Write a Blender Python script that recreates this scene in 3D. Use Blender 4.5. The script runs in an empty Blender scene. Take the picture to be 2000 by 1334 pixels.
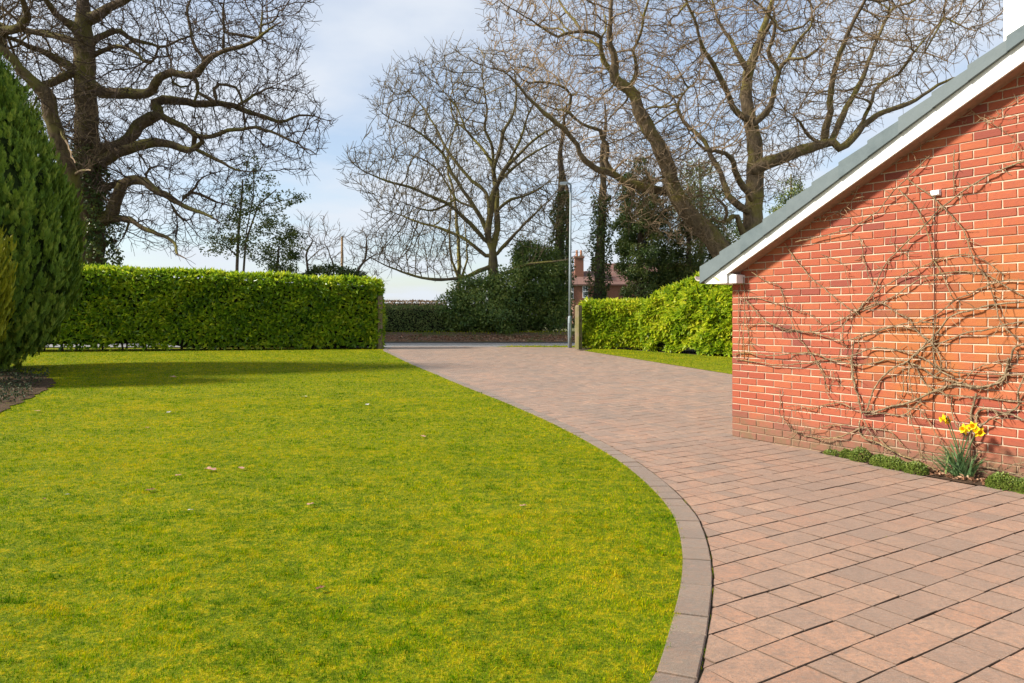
import bpy, math, random
import numpy as np
from mathutils import Vector
random.seed(7)
rng = np.random.default_rng(11)
SC = bpy.context.scene
COL = SC.collection

# ------------------------------------------------------------------ camera, sky, sun, exposure
F_PX, CX, HY, EYE = 1474.0, 1000.0, 617.0, 1.366
cd = bpy.data.cameras.new('camera'); cam = bpy.data.objects.new('camera', cd); COL.objects.link(cam)
cam.location = (0, 0, EYE); cam.rotation_euler = (math.radians(90), 0, 0)
cd.sensor_width = 36; cd.lens = F_PX / 2000 * 36; cd.shift_y = -(667 - HY) / 2000
cd.clip_start = 0.05; cd.clip_end = 5000
SC.camera = cam
SUN_L = Vector((0.985, 0.12, 0)).normalized()            # horizontal direction the light travels
SUN_EL = math.radians(35)
world = bpy.data.worlds.new('World'); SC.world = world; world.use_nodes = True
wn = world.node_tree; wn.nodes.clear()
def wnode(t, **kw):
    n = wn.nodes.new(t)
    for k, v in kw.items(): setattr(n, k, v)
    return n
wo = wnode('ShaderNodeOutputWorld'); wb = wnode('ShaderNodeBackground')
sky = wnode('ShaderNodeTexSky', sky_type='NISHITA', sun_disc=False)
sky.sun_elevation = SUN_EL
sky.sun_rotation = math.atan2(-SUN_L.x, -SUN_L.y)
sky.air_density = 1.0; sky.dust_density = 1.0; sky.ozone_density = 1.5
geo = wnode('ShaderNodeNewGeometry')
sep = wnode('ShaderNodeSeparateXYZ'); wn.links.new(geo.outputs['Incoming'], sep.inputs[0])
# thin high cloud: noise on the direction projected on a plane overhead
absz = wnode('ShaderNodeMath', operation='ABSOLUTE'); wn.links.new(sep.outputs[2], absz.inputs[0])
addz = wnode('ShaderNodeMath', operation='ADD'); wn.links.new(absz.outputs[0], addz.inputs[0]); addz.inputs[1].default_value = 0.12
dx = wnode('ShaderNodeMath', operation='DIVIDE'); wn.links.new(sep.outputs[0], dx.inputs[0]); wn.links.new(addz.outputs[0], dx.inputs[1])
dy = wnode('ShaderNodeMath', operation='DIVIDE'); wn.links.new(sep.outputs[1], dy.inputs[0]); wn.links.new(addz.outputs[0], dy.inputs[1])
cmb = wnode('ShaderNodeCombineXYZ'); wn.links.new(dx.outputs[0], cmb.inputs[0]); wn.links.new(dy.outputs[0], cmb.inputs[1])
cno = wnode('ShaderNodeTexNoise'); cno.inputs['Scale'].default_value = 1.1; cno.inputs['Detail'].default_value = 6; cno.inputs['Roughness'].default_value = 0.5
wn.links.new(cmb.outputs[0], cno.inputs['Vector'])
crp = wnode('ShaderNodeValToRGB'); crp.color_ramp.elements[0].position = 0.36; crp.color_ramp.elements[1].position = 0.60
crp.color_ramp.elements[0].color = (0.30,) * 3 + (1,); crp.color_ramp.elements[1].color = (0.92,) * 3 + (1,)
wn.links.new(cno.outputs['Fac'], crp.inputs[0])
cmx = wnode('ShaderNodeMix', data_type='RGBA'); wn.links.new(crp.outputs[0], cmx.inputs[0])
wn.links.new(sky.outputs[0], cmx.inputs[6]); cmx.inputs[7].default_value = (4.2, 4.5, 4.95, 1)
wn.links.new(cmx.outputs[2], wb.inputs[0]); wb.inputs[1].default_value = 0.10
wn.links.new(wb.outputs[0], wo.inputs[0])
sd = bpy.data.lights.new('sun', 'SUN'); sun = bpy.data.objects.new('sun', sd); COL.objects.link(sun)
sd.energy = 4.8; sd.angle = math.radians(7.5); sd.color = (1.0, 0.93, 0.82)
Ldir = Vector((SUN_L.x * math.cos(SUN_EL), SUN_L.y * math.cos(SUN_EL), -math.sin(SUN_EL)))
sun.rotation_euler = Ldir.to_track_quat('-Z', 'Y').to_euler(); sun.location = (-20, -8, 20)
SC.render.engine = 'CYCLES'
SC.view_settings.view_transform = 'Standard'; SC.view_settings.look = 'None'
SC.view_settings.gamma = 1; SC.view_settings.use_curve_mapping = False
SC.view_settings.exposure = 0.95
SC.cycles.use_denoising = True
SC.cycles.max_bounces = 6; SC.cycles.transparent_max_bounces = 4

# ------------------------------------------------------------------ place geometry
GY = np.array([-50, 9, 25, 31.6, 34.2, 40, 120, 4000.0]); GZ = np.array([0, 0, .264, .27, .62, .55, .3, .3])
def g(y): return float(np.interp(y, GY, GZ))
def gv(y): return np.interp(y, GY, GZ)
def P(px, py, Y): return np.array([(px - CX) / F_PX * Y, Y, EYE - (py - HY) / F_PX * Y])
def ground(px, py):
    Y = EYE * F_PX / (py - HY)
    for _ in range(30): Y = 0.5 * Y + 0.5 * (EYE - g(Y)) * F_PX / (py - HY)
    return np.array([(px - CX) / F_PX * Y, Y, g(Y)])
TH = math.radians(33.1)
WD = np.array([math.sin(TH), -math.cos(TH)]); WE = np.array([math.cos(TH), math.sin(TH)]); C0 = np.array([2.5, 8.57])
def wall_xyz(s, z, q=0.0):                                  # s along the gable, q out from it
    p = C0 + WD * s - WE * q
    return np.array([p[0], p[1], z])
def wall_sz(px, py, q=0.0):
    c = C0 - WE * q; t = (px - CX) / F_PX
    s = (t * c[1] - c[0]) / (WD[0] - t * WD[1]); Y = c[1] + WD[1] * s
    return s, EYE - (py - HY) / F_PX * Y
def wallpt(px, py, q=0.0):
    s, z = wall_sz(px, py, q); return wall_xyz(s, z, q)
def loc_sz(p): r = np.asarray(p[:2]) - C0; return float(r @ WD), float(-(r @ WE))

# ------------------------------------------------------------------ object helpers
def tag(o, label=None, cat=None, group=None, kind=None):
    if label: o['label'] = label
    if cat: o['category'] = cat
    if group: o['group'] = group
    if kind: o['kind'] = kind
    return o
def empty(name, loc=(0, 0, 0)):
    o = bpy.data.objects.new(name, None); COL.objects.link(o); o.location = loc; o.empty_display_size = .2
    return o
def link(name, me, mat=None, parent=None):
    o = bpy.data.objects.new(name, me); COL.objects.link(o)
    if mat and not me.materials: me.materials.append(mat)
    if parent is not None:
        o.parent = parent
        o.matrix_parent_inverse.identity()
        o.location = -Vector(parent.location) if parent.type == 'EMPTY' else (0, 0, 0)
    return o
def mesh_np(name, V, F, smooth=False, var=None):
    """V (n,3); F (m,k) all faces with k corners; var per face"""
    V = np.asarray(V, np.float32); F = np.asarray(F, np.int32); m, k = F.shape
    me = bpy.data.meshes.new(name)
    me.vertices.add(len(V)); me.vertices.foreach_set('co', V.ravel())
    me.loops.add(m * k); me.loops.foreach_set('vertex_index', F.ravel())
    me.polygons.add(m); me.polygons.foreach_set('loop_start', np.arange(0, m * k, k, dtype=np.int32))
    try: me.polygons.foreach_set('loop_total', np.full(m, k, np.int32))
    except Exception: pass
    me.polygons.foreach_set('use_smooth', np.full(m, smooth))
    if var is not None:
        a = me.attributes.new('var', 'FLOAT', 'FACE'); a.data.foreach_set('value', np.asarray(var, np.float32))
    me.update(calc_edges=True)
    return me
def mesh_py(name, V, F, var=None, smooth=False):
    me = bpy.data.meshes.new(name); me.from_pydata([tuple(map(float, v)) for v in V], [], [list(map(int, f)) for f in F])
    if var is not None:
        a = me.attributes.new('var', 'FLOAT', 'FACE'); a.data.foreach_set('value', np.asarray(var, np.float32))
    if smooth: me.polygons.foreach_set('use_smooth', np.ones(len(me.polygons), bool))
    me.update(); return me
class MB:
    """collects polygons for one mesh"""
    def __init__(s): s.V = []; s.F = []; s.var = []
    def add(s, V, F, var=0.0):
        b = len(s.V); s.V += [tuple(v) for v in V]; s.F += [[i + b for i in f] for f in F]; s.var += [var] * len(F)
    def prism(s, base, top, var=0.0, cap0=True, cap1=True):     # two rings with the same count
        n = len(base); F = [[i, (i + 1) % n, n + (i + 1) % n, n + i] for i in range(n)]
        if cap0: F.append(list(range(n))[::-1])
        if cap1: F.append(list(range(n, 2 * n)))
        s.add(list(base) + list(top), F, var)
    def box(s, c, sx, sy, sz, ax=(1, 0), var=0.0):              # c = centre of base; ax = local x axis on plan
        a = np.array([ax[0], ax[1], 0]); b = np.array([-ax[1], ax[0], 0]); c = np.array(c, float)
        r = [c + a * i * sx / 2 + b * j * sy / 2 for i, j in ((-1, -1), (1, -1), (1, 1), (-1, 1))]
        s.prism(r, [p + np.array([0, 0, sz]) for p in r], var)
    def tube(s, pts, rad, k=8, var=0.0, caps=True):
        pts = [np.array(p, float) for p in pts]; n = len(pts); rad = rad if hasattr(rad, '__len__') else [rad] * n
        V = []; pA = None
        for i in range(n):
            t = pts[min(i + 1, n - 1)] - pts[max(i - 1, 0)]; t = t / (np.linalg.norm(t) + 1e-9)
            if pA is None:
                r = np.array([0, 0, 1.]) if abs(t[2]) < .8 else np.array([1., 0, 0]); A = np.cross(t, r)
            else: A = pA - t * (pA @ t)
            A = A / (np.linalg.norm(A) + 1e-9); B = np.cross(t, A); pA = A
            for j in range(k):
                a = 2 * math.pi * j / k; V.append(pts[i] + (A * math.cos(a) + B * math.sin(a)) * rad[i])
        F = [[i * k + j, i * k + (j + 1) % k, (i + 1) * k + (j + 1) % k, (i + 1) * k + j] for i in range(n - 1) for j in range(k)]
        if caps: F += [list(range(k))[::-1], [(n - 1) * k + j for j in range(k)]]
        s.add(V, F, var)
    def build(s, name, mat, parent=None, smooth=False):
        return link(name, mesh_py(name, s.V, s.F, s.var, smooth), mat, parent)

# ------------------------------------------------------------------ materials
class Mat:
    def __init__(s, name):
        s.m = bpy.data.materials.new(name); s.m.use_nodes = True; s.t = s.m.node_tree; s.t.nodes.clear()
        s.out = s.t.nodes.new('ShaderNodeOutputMaterial')
        s.b = s.t.nodes.new('ShaderNodeBsdfPrincipled'); s.t.links.new(s.b.outputs[0], s.out.inputs[0])
    def n(s, t, **kw):
        nd = s.t.nodes.new('ShaderNode' + t)
        for k, v in kw.items():
            if k in nd.inputs.keys() if isinstance(k, str) else False: pass
            setattr(nd, k, v)
        return nd
    def l(s, a, b): s.t.links.new(a, b)
    def pos(s):
        return s.n('NewGeometry').outputs['Position']
    def noise(s, scale, detail=4, rough=.55, vec=None, stretch=None):
        nd = s.n('TexNoise'); nd.inputs['Scale'].default_value = scale; nd.inputs['Detail'].default_value = detail; nd.inputs['Roughness'].default_value = rough
        v = vec if vec is not None else s.pos()
        if stretch:
            mp = s.n('Mapping'); mp.inputs['Scale'].default_value = stretch; s.l(v, mp.inputs[0]); v = mp.outputs[0]
        s.l(v, nd.inputs['Vector']); return nd.outputs['Fac']
    def ramp(s, fac, stops):
        r = s.n('ValToRGB'); e = r.color_ramp.elements
        while len(e) < len(stops): e.new(.5)
        for i, (p, c) in enumerate(stops): e[i].position = p; e[i].color = (*c, 1) if hasattr(c, '__len__') else (c, c, c, 1)
        s.l(fac, r.inputs[0]); return r.outputs[0]
    def mix(s, f, a, b, mode='MIX'):
        m = s.n('Mix', data_type='RGBA', blend_type=mode)
        for i, v in ((0, f), (6, a), (7, b)):
            if hasattr(v, 'is_linked') or hasattr(v, 'links'): s.l(v, m.inputs[i])
            elif i == 0: m.inputs[0].default_value = v
            else: m.inputs[i].default_value = (*v, 1)
        return m.outputs[2]
    def math(s, op, a, b=0.0, clamp=False):
        m = s.n('Math', operation=op, use_clamp=clamp)
        for i, v in enumerate((a, b)):
            if hasattr(v, 'links'): s.l(v, m.inputs[i])
            else: m.inputs[i].default_value = v
        return m.outputs[0]
    def var(s):
        a = s.n('Attribute', attribute_name='var').outputs['Fac']; o = s.n('ObjectInfo').outputs['Random']
        return s.math('FRACT', s.math('ADD', a, o))
    def attr(s): return s.n('Attribute', attribute_name='var').outputs['Fac']
    def set(s, col=None, rough=.7, spec=.4, metal=0):
        if col is not None:
            if hasattr(col, 'links'): s.l(col, s.b.inputs['Base Color'])
            else: s.b.inputs['Base Color'].default_value = (*col, 1)
        if hasattr(rough, 'links'): s.l(rough, s.b.inputs['Roughness'])
        else: s.b.inputs['Roughness'].default_value = rough
        s.b.inputs['Specular IOR Level'].default_value = spec; s.b.inputs['Metallic'].default_value = metal
        return s
    def bump(s, h, strength=.5, dist=.01):
        b = s.n('Bump'); b.inputs['Strength'].default_value = strength; b.inputs['Distance'].default_value = dist
        s.l(h, b.inputs['Height']); s.l(b.outputs[0], s.b.inputs['Normal']); return s
    def translucent(s, col, f):
        t = s.n('BsdfTranslucent'); mx = s.n('MixShader'); mx.inputs[0].default_value = f
        if hasattr(col, 'links'): s.l(col, t.inputs[0])
        else: t.inputs[0].default_value = (*col, 1)
        s.l(s.b.outputs[0], mx.inputs[1]); s.l(t.outputs[0], mx.inputs[2]); s.l(mx.outputs[0], s.out.inputs[0]); return s

def leaf_mat(name, stops, rough=.45, tr=.25, spec=.5, patch=1.2):
    m = Mat(name); v = m.math('ADD', m.math('MULTIPLY', m.attr(), .75), m.math('MULTIPLY', m.noise(patch, 2), .3))
    c = m.ramp(v, stops); m.set(c, rough, spec)
    if tr: m.translucent(c, tr)
    return m.m
def bark_mat(name, a, b, moss, mossamt=.5, scale=6.0):
    m = Mat(name); n1 = m.noise(scale, 6, .65, stretch=(1, 1, .35)); n2 = m.noise(1.1, 3)
    c = m.ramp(n1, [(.3, a), (.7, b)])
    up = m.n('SeparateXYZ'); m.l(m.n('NewGeometry').outputs['Normal'], up.inputs[0])
    k = m.math('ADD', m.math('MULTIPLY', n2, 1.0), m.math('MULTIPLY', up.outputs[2], .12))
    f = m.ramp(k, [(.62 - .3 * mossamt, 0), (.75 - .2 * mossamt, min(1, mossamt * 1.3))])
    m.set(m.mix(f, c, moss), .9, .15); m.bump(n1, 1.0, .08); return m.m
def plain(name, col, rough=.6, spec=.4, nscale=None, amt=.2, metal=0, bump=0):
    m = Mat(name)
    if nscale:
        n = m.noise(nscale, 5); lo = tuple(c * (1 - amt) for c in col); hi = tuple(min(1, c * (1 + amt)) for c in col)
        m.set(m.ramp(n, [(.3, lo), (.7, hi)]), rough, spec, metal)
        if bump: m.bump(n, bump, .01)
    else: m.set(col, rough, spec, metal)
    return m.m

# lawn soil/moss sheet
m = Mat('lawn_moss'); pz = m.noise(1.3, 4, .6); p2 = m.noise(40, 4, .7); p3 = m.noise(12, 5, .7)
c = m.ramp(m.math('ADD', m.math('MULTIPLY', pz, .12), m.math('ADD', m.math('MULTIPLY', p2, .45), m.math('MULTIPLY', p3, .45))),
           [(.38, (.03, .06, .002)), (.5, (.12, .15, .003)), (.62, (.32, .25, .004))])
m.set(c, .9, .1); m.bump(p2, .8, .02); LAWN = m.m
def grass_mat(name):
    m = Mat(name); big = m.noise(1.5, 5, .65); huge = m.ramp(m.noise(.33, 3, .5), [(.36, 0.), (.64, 1.)]); mid = m.noise(9, 5, .7); a = m.attr()
    fine = m.noise(55, 3, .8)
    big = m.ramp(big, [(.38, 0.), (.62, 1.)]); mid = m.ramp(mid, [(.40, 0.), (.60, 1.)]); fine = m.ramp(fine, [(.40, 0.), (.60, 1.)])
    v = m.math('ADD', m.math('ADD', m.math('ADD', m.math('MULTIPLY', huge, .13), m.math('MULTIPLY', big, .17)), m.math('MULTIPLY', mid, .27)), m.math('ADD', m.math('MULTIPLY', fine, .27), m.math('MULTIPLY', a, .16)))
    c = m.ramp(v, [(.14, (.015, .06, .002)), (.33, (.06, .165, .002)), (.50, (.21, .31, .002)), (.67, (.52, .43, .002)), (.88, (.60, .40, .04))])
    m.set(c, .8, .0); m.translucent(c, .35); return m.m
GRASS = grass_mat('grass_blades')
m = Mat('soil'); n1 = m.noise(14, 6, .7); n2 = m.noise(70, 3)
m.set(m.ramp(n1, [(.3, (.035, .022, .014)), (.55, (.075, .048, .03)), (.75, (.15, .095, .06))]), .95, .1); m.bump(n2, .8, .02); SOIL = m.m
m = Mat('field'); n1 = m.noise(.15, 5, .6); m.set(m.ramp(n1, [(.3, (.07, .085, .03)), (.7, (.13, .115, .055))]), .95, .1); FIELD = m.m
m = Mat('leaf_bank'); n1 = m.noise(5, 6, .75); n2 = m.noise(.8, 3)
cc = m.ramp(n1, [(.3, (.07, .045, .03)), (.5, (.16, .105, .07)), (.7, (.25, .18, .12))])
m.set(m.mix(m.ramp(n2, [(.46, 0.), (.60, .7)]), cc, (.09, .11, .03)), .95, .1); m.bump(n1, 1, .05); BANK = m.m
m = Mat('asphalt'); n1 = m.noise(60, 4, .7); n2 = m.noise(.7, 3); m.set(m.mix(m.math('MULTIPLY', n2, .4), m.ramp(n1, [(.3, (.15, .15, .15)), (.7, (.24, .238, .235))]), (.27, .26, .25)), .75, .4); m.bump(n1, .4, .01); ASPH = m.m
# paving blocks: colour per block, mottled, speckled, dirty
def paver_mat(name, stops, dirt=(.13, .095, .07), amount=.75):
    m = Mat(name); v = m.var(); c = m.ramp(v, stops)
    n1 = m.noise(9, 6, .7); n2 = m.noise(120, 3, .7); n3 = m.noise(.55, 4, .55); n4 = m.noise(38, 5, .7)
    c = m.mix(m.ramp(n1, [(.42, 0.), (.62, .6)]), c, (.165, .105, .072))
    c = m.mix(m.ramp(m.noise(16, 5, .7, stretch=(1, 2.5, 1)), [(.52, 0.), (.68, .4)]), c, (.34, .185, .11))
    c = m.mix(m.ramp(n4, [(.45, 0.), (.66, amount)]), c, dirt)
    c = m.mix(m.ramp(n3, [(.45, 0.), (.7, amount * .8)]), c, (.14, .095, .068))
    c = m.mix(m.ramp(n2, [(.68, 0.), (.74, .5)]), c, (.5, .42, .35))
    m.set(c, .64, .5); m.b.inputs['Sheen Weight'].default_value = .45; m.b.inputs['Sheen Roughness'].default_value = .27; m.b.inputs['Sheen Tint'].default_value = (1, .88, .77, 1); m.bump(m.math('ADD', n2, m.math('MULTIPLY', n4, .8)), .6, .006); return m.m
PAVER = paver_mat('paving_block', [(0, (.29, .142, .080)), (.25, (.33, .178, .105)), (.5, (.285, .165, .105)), (.75, (.195, .126, .088)), (1, (.35, .20, .122))])
EDGE = paver_mat('edging_block', [(0, (.17, .122, .084)), (.5, (.135, .10, .075)), (1, (.19, .14, .10))], (.12, .105, .085), .6)
SANDY = plain('sandy_edge', (.10, .067, .047), .95, .05, 30, .4)
GRIME = plain('joint_grime', (.085, .06, .045), .95, .1, 40, .4)
m = Mat('joint_sand'); n1 = m.noise(3, 5, .7); n2 = m.noise(45, 4, .7)
m.set(m.mix(m.ramp(n1, [(.52, 0.), (.62, .7)]), m.ramp(n2, [(.3, (.045, .033, .025)), (.7, (.12, .085, .06))]), (.085, .10, .02)), .95, .1); JOINT = m.m
# brickwork
m = Mat('red_brick'); v = m.var(); n1 = m.noise(22, 6, .7, stretch=(1, 1, 2.2)); n2 = m.noise(90, 3)
c = m.ramp(v, [(0, (.28, .066, .028)), (.22, (.33, .083, .031)), (.45, (.37, .104, .037)), (.6, (.30, .072, .030)), (.78, (.39, .12, .040)), (.92, (.25, .060, .031)), (1, (.19, .055, .036))])
c = m.mix(m.ramp(n1, [(.35, 0.), (.7, .45)]), c, (.23, .062, .042))
gp = m.pos()
def near(m, pt, r0, r1, nz, wob):
    d = m.n('VectorMath', operation='DISTANCE'); m.l(gp, d.inputs[0]); d.inputs[1].default_value = tuple(pt)
    x = m.math('ADD', d.outputs['Value'], m.math('MULTIPLY', m.math('SUBTRACT', nz, .5), wob))
    mr = m.n('MapRange'); m.l(x, mr.inputs[0]); mr.inputs[1].default_value = r1; mr.inputs[2].default_value = r0; return mr.outputs[0]
lz = m.noise(4.5, 5, .7)
f1 = near(m, wallpt(1790, 690), .25, .75, lz, 1.1); f2 = near(m, wallpt(1960, 610), .25, .8, lz, 1.0)
f3 = near(m, wallpt(1460, 690), .02, .16, lz, .25)
f = m.math('MAXIMUM', m.math('MAXIMUM', f1, f2), f3, True)
c = m.mix(m.math('MULTIPLY', f, .42), c, (.36, .15, .018))
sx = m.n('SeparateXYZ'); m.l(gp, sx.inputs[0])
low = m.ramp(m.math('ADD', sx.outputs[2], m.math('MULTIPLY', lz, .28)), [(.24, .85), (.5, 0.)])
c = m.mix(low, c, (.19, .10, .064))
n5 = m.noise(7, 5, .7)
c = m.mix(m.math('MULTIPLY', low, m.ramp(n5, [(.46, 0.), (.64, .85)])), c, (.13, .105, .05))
hs = m.n('HueSaturation'); hs.inputs['Saturation'].default_value = .97; hs.inputs['Value'].default_value = .98; hs.inputs['Hue'].default_value = .496; m.l(c, hs.inputs['Color']); c = hs.outputs[0]
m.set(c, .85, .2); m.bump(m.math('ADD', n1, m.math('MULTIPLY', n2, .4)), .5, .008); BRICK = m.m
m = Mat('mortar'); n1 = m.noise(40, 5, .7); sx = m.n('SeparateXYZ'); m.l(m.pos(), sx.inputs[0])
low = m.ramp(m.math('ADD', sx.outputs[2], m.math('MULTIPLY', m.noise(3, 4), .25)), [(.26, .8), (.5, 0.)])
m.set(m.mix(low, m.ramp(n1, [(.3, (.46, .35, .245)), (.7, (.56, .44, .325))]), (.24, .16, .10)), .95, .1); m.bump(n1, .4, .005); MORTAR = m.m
FARBRICK = None
m = Mat('far_brick'); bt = m.n('TexBrick'); bt.inputs['Scale'].default_value = 4.4; bt.inputs['Color1'].default_value = (.24, .10, .062, 1); bt.inputs['Color2'].default_value = (.18, .075, .05, 1); bt.inputs['Mortar'].default_value = (.22, .16, .12, 1)
bt.inputs['Mortar Size'].default_value = .012; mp = m.n('Mapping'); mp.inputs['Rotation'].default_value = (math.radians(90), 0, 0); m.l(m.pos(), mp.inputs[0]); m.l(mp.outputs[0], bt.inputs[0]); m.set(bt.outputs[0], .9, .2); FARBRICK = m.m
m = Mat('white_board'); n1 = m.noise(3.5, 5, .7); n2 = m.noise(25, 4, .7)
m.set(m.mix(m.ramp(m.math('MULTIPLY', n1, n2), [(.24, 0.), (.42, .5)]), (.80, .79, .765), (.50, .47, .40)), .45, .4); UPVC = m.m
m = Mat('verge_grey'); n1 = m.noise(9, 5, .65); n2 = m.noise(60, 3); v = m.var()
m.set(m.mix(m.math('MULTIPLY', v, .7), m.ramp(n1, [(.3, (.075, .10, .108)), (.7, (.11, .14, .148))]), (.13, .155, .16)), .7, .3); m.bump(n2, .25, .004); VERGE = m.m
ROOFT = plain('roof_tile', (.14, .16, .17), .8, .3, 12, .25)
SOFFIT = plain('undercloak', (.30, .20, .14), .8, .2, 20, .2)
RENDER = plain('white_render', (.80, .79, .76), .9, .2, 15, .05)
GUTTER = plain('gutter_plastic', (.62, .52, .48), .5, .4)
CABLE = plain('black_cable', (.015, .015, .015), .5, .4)
m = Mat('post_wood'); n1 = m.noise(18, 5, .65, stretch=(1, 1, .08)); n2 = m.noise(2.5, 3)
m.set(m.mix(m.ramp(n2, [(.42, 0.), (.6, .8)]), m.ramp(n1, [(.3, (.13, .10, .06)), (.7, (.25, .20, .13))]), (.13, .13, .04)), .9, .15); m.bump(n1, .6, .01); WOOD = m.m
GALV = plain('galvanised_steel', (.23, .275, .30), .6, .4, 5, .15, .15)
LENS = plain('lamp_glass', (.55, .57, .58), .2, .5)
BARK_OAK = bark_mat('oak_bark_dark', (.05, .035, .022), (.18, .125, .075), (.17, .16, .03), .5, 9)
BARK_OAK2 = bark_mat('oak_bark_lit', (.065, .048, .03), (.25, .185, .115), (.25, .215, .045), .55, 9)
BARK_SYC = bark_mat('sycamore_bark', (.09, .07, .045), (.21, .17, .10), (.23, .205, .055), .7)
BARK_THIN = bark_mat('thin_bark', (.08, .06, .045), (.18, .14, .10), (.16, .15, .05), .3)
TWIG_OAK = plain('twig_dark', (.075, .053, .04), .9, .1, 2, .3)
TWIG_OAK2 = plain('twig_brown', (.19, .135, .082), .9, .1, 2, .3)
TWIG_SYC = plain('twig_grey', (.145, .115, .068), .9, .1, 2, .3)
LAUREL = leaf_mat('laurel_leaf', [(.05, (.04, .10, .010)), (.3, (.13, .25, .013)), (.55, (.29, .42, .018)), (.8, (.54, .60, .03)), (1, (.74, .70, .08))], .3, .36, .5)
LAUREL2 = leaf_mat('laurel_leaf_bright', [(.05, (.07, .15, .008)), (.3, (.21, .33, .012)), (.55, (.40, .49, .02)), (.8, (.60, .60, .03)), (1, (.72, .66, .10))], .34, .45, .5)
IVY = leaf_mat('ivy_leaf', [(.1, (.03, .07, .016)), (.5, (.09, .14, .028)), (.85, (.20, .22, .045)), (1, (.34, .29, .07))], .42, .3, .5)
HOLLY = leaf_mat('holly_leaf', [(.1, (.035, .075, .018)), (.5, (.12, .165, .03)), (.85, (.25, .25, .05)), (1, (.38, .30, .08))], .42, .3, .5)
SHRUB = leaf_mat('shrub_leaf', [(.1, (.05, .11, .026)), (.5, (.16, .24, .046)), (.85, (.33, .37, .075)), (1, (.46, .45, .11))], .4, .3, .5)
FARHEDGE = leaf_mat('thorn_leaf', [(.1, (.07, .12, .034)), (.5, (.17, .23, .065)), (.9, (.30, .32, .10)), (1, (.36, .31, .13))], .6, .15, .3)
BROWNHEDGE = leaf_mat('beech_leaf', [(.1, (.12, .08, .05)), (.5, (.22, .15, .09)), (.9, (.32, .22, .13)), (1, (.36, .28, .17))], .8, .2, .2)
CONIF = leaf_mat('conifer_spray', [(.05, (.03, .07, .008)), (.4, (.095, .175, .014)), (.75, (.20, .29, .026)), (1, (.33, .37, .05))], .6, .12, .3, .8)
GOLDC = leaf_mat('golden_spray', [(.05, (.09, .13, .008)), (.4, (.25, .28, .014)), (.8, (.45, .42, .02)), (1, (.55, .47, .04))], .6, .2, .3, .8)
COVER = leaf_mat('cushion_leaf', [(.05, (.05, .09, .012)), (.5, (.13, .19, .025)), (.9, (.24, .27, .05)), (1, (.32, .32, .09))], .5, .2, .4, 6)
DARKCOVER = leaf_mat('ground_cover_leaf', [(.05, (.02, .04, .02)), (.5, (.045, .07, .03)), (.85, (.11, .09, .05)), (1, (.22, .15, .1))], .7, .1, .15, 5)
DEADLEAF = leaf_mat('dead_leaf', [(.05, (.12, .055, .03)), (.4, (.26, .13, .07)), (.8, (.42, .25, .15)), (1, (.55, .4, .3))], .8, .15, .2, 9)
CORE2 = plain('conifer_filler', (.035, .055, .014), .95, .05, 9, .5)  # colour of the filler solid added inside the conifers
CORE = plain('hedge_dark_core', (.02, .022, .012), .95, .05)  # near-black filler: shade inside the hedges put into the colour
VINE = bark_mat('vine_bark', (.12, .083, .046), (.46, .345, .21), (.38, .27, .07), .35, 22)
VTWIG = plain('vine_twig', (.24, .165, .095), .9, .1, 30, .35)
DAFLEAF = leaf_mat('daffodil_leaf', [(.05, (.07, .14, .05)), (.4, (.13, .23, .09)), (.75, (.22, .33, .15)), (1, (.32, .40, .08))], .4, .25, .4, 20)
PETAL = plain('yellow_petal', (.86, .62, .01), .5, .2, 60, .08)
TRUMPET = plain('deep_yellow_trumpet', (.85, .50, .008), .5, .2, 80, .1)
GLASS = plain('window_pane', (.10, .12, .14), .1, .6)

# ------------------------------------------------------------------ the setting: terrain, road, lawn, driveway
def sheet(name, rows, mat, kind='structure', dz=0.0, label=None):
    """rows: list of (Y, X0, X1); a strip mesh following the ground"""
    V = []; F = []; n = 24
    for Y, a, b in rows:
        for i in range(n + 1): V.append((a + (b - a) * i / n, Y, g(Y) + dz))
    for r in range(len(rows) - 1):
        for i in range(n): k = r * (n + 1) + i; F.append([k, k + 1, k + n + 2, k + n + 1])
    o = link(name, mesh_py(name, V, F, smooth=True), mat); tag(o, label, kind=kind); return o
sheet('ground', [(-40, -600, 600), (9, -600, 600), (25, -600, 600), (31.6, -600, 600), (34.2, -600, 600), (40, -600, 600), (120, -900, 900), (4000, -4000, 4000)], FIELD, dz=-.06)
# lawn edge read as a curve on the ground
LE = [(1268, 1334), (1300, 1250), (1315, 1200), (1328, 1140), (1332, 1090), (1325, 1040), (1310, 1000), (1268, 950), (1200, 895), (1100, 838), (1000, 792), (900, 752), (850, 731), (800, 710), (765, 693), (748, 684)]
le = np.array([ground(*p)[:2] for p in LE]); le = le[np.argsort(le[:, 1])]
le = np.vstack([[(-.35, 1.0), (.05, 1.9)], le, [(le[-1, 0] - .25, 26.6)]])
def catmull(pts, per=8):
    pts = np.asarray(pts, float); out = []; n = len(pts)
    for i in range(n - 1):
        p0, p1, p2, p3 = pts[max(i - 1, 0)], pts[i], pts[i + 1], pts[min(i + 2, n - 1)]
        for t in np.linspace(0, 1, per, endpoint=False):
            out.append(.5 * ((2 * p1) + (-p0 + p2) * t + (2 * p0 - 5 * p1 + 4 * p2 - p3) * t * t + (-p0 + 3 * p1 - 3 * p2 + p3) * t ** 3))
    out.append(pts[-1]); return np.array(out)
EC = catmull(le, 10)
def edgeX(y): return np.interp(y, EC[:, 1], EC[:, 0])
HEDGE_Y = 25.2
lawn_rows = [(y, -34, float(edgeX(y)) + .004) for y in np.concatenate([np.arange(1, 9, .25), np.arange(9, 26.2, .5)])]
lawn = sheet('lawn', lawn_rows, LAWN)
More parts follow.
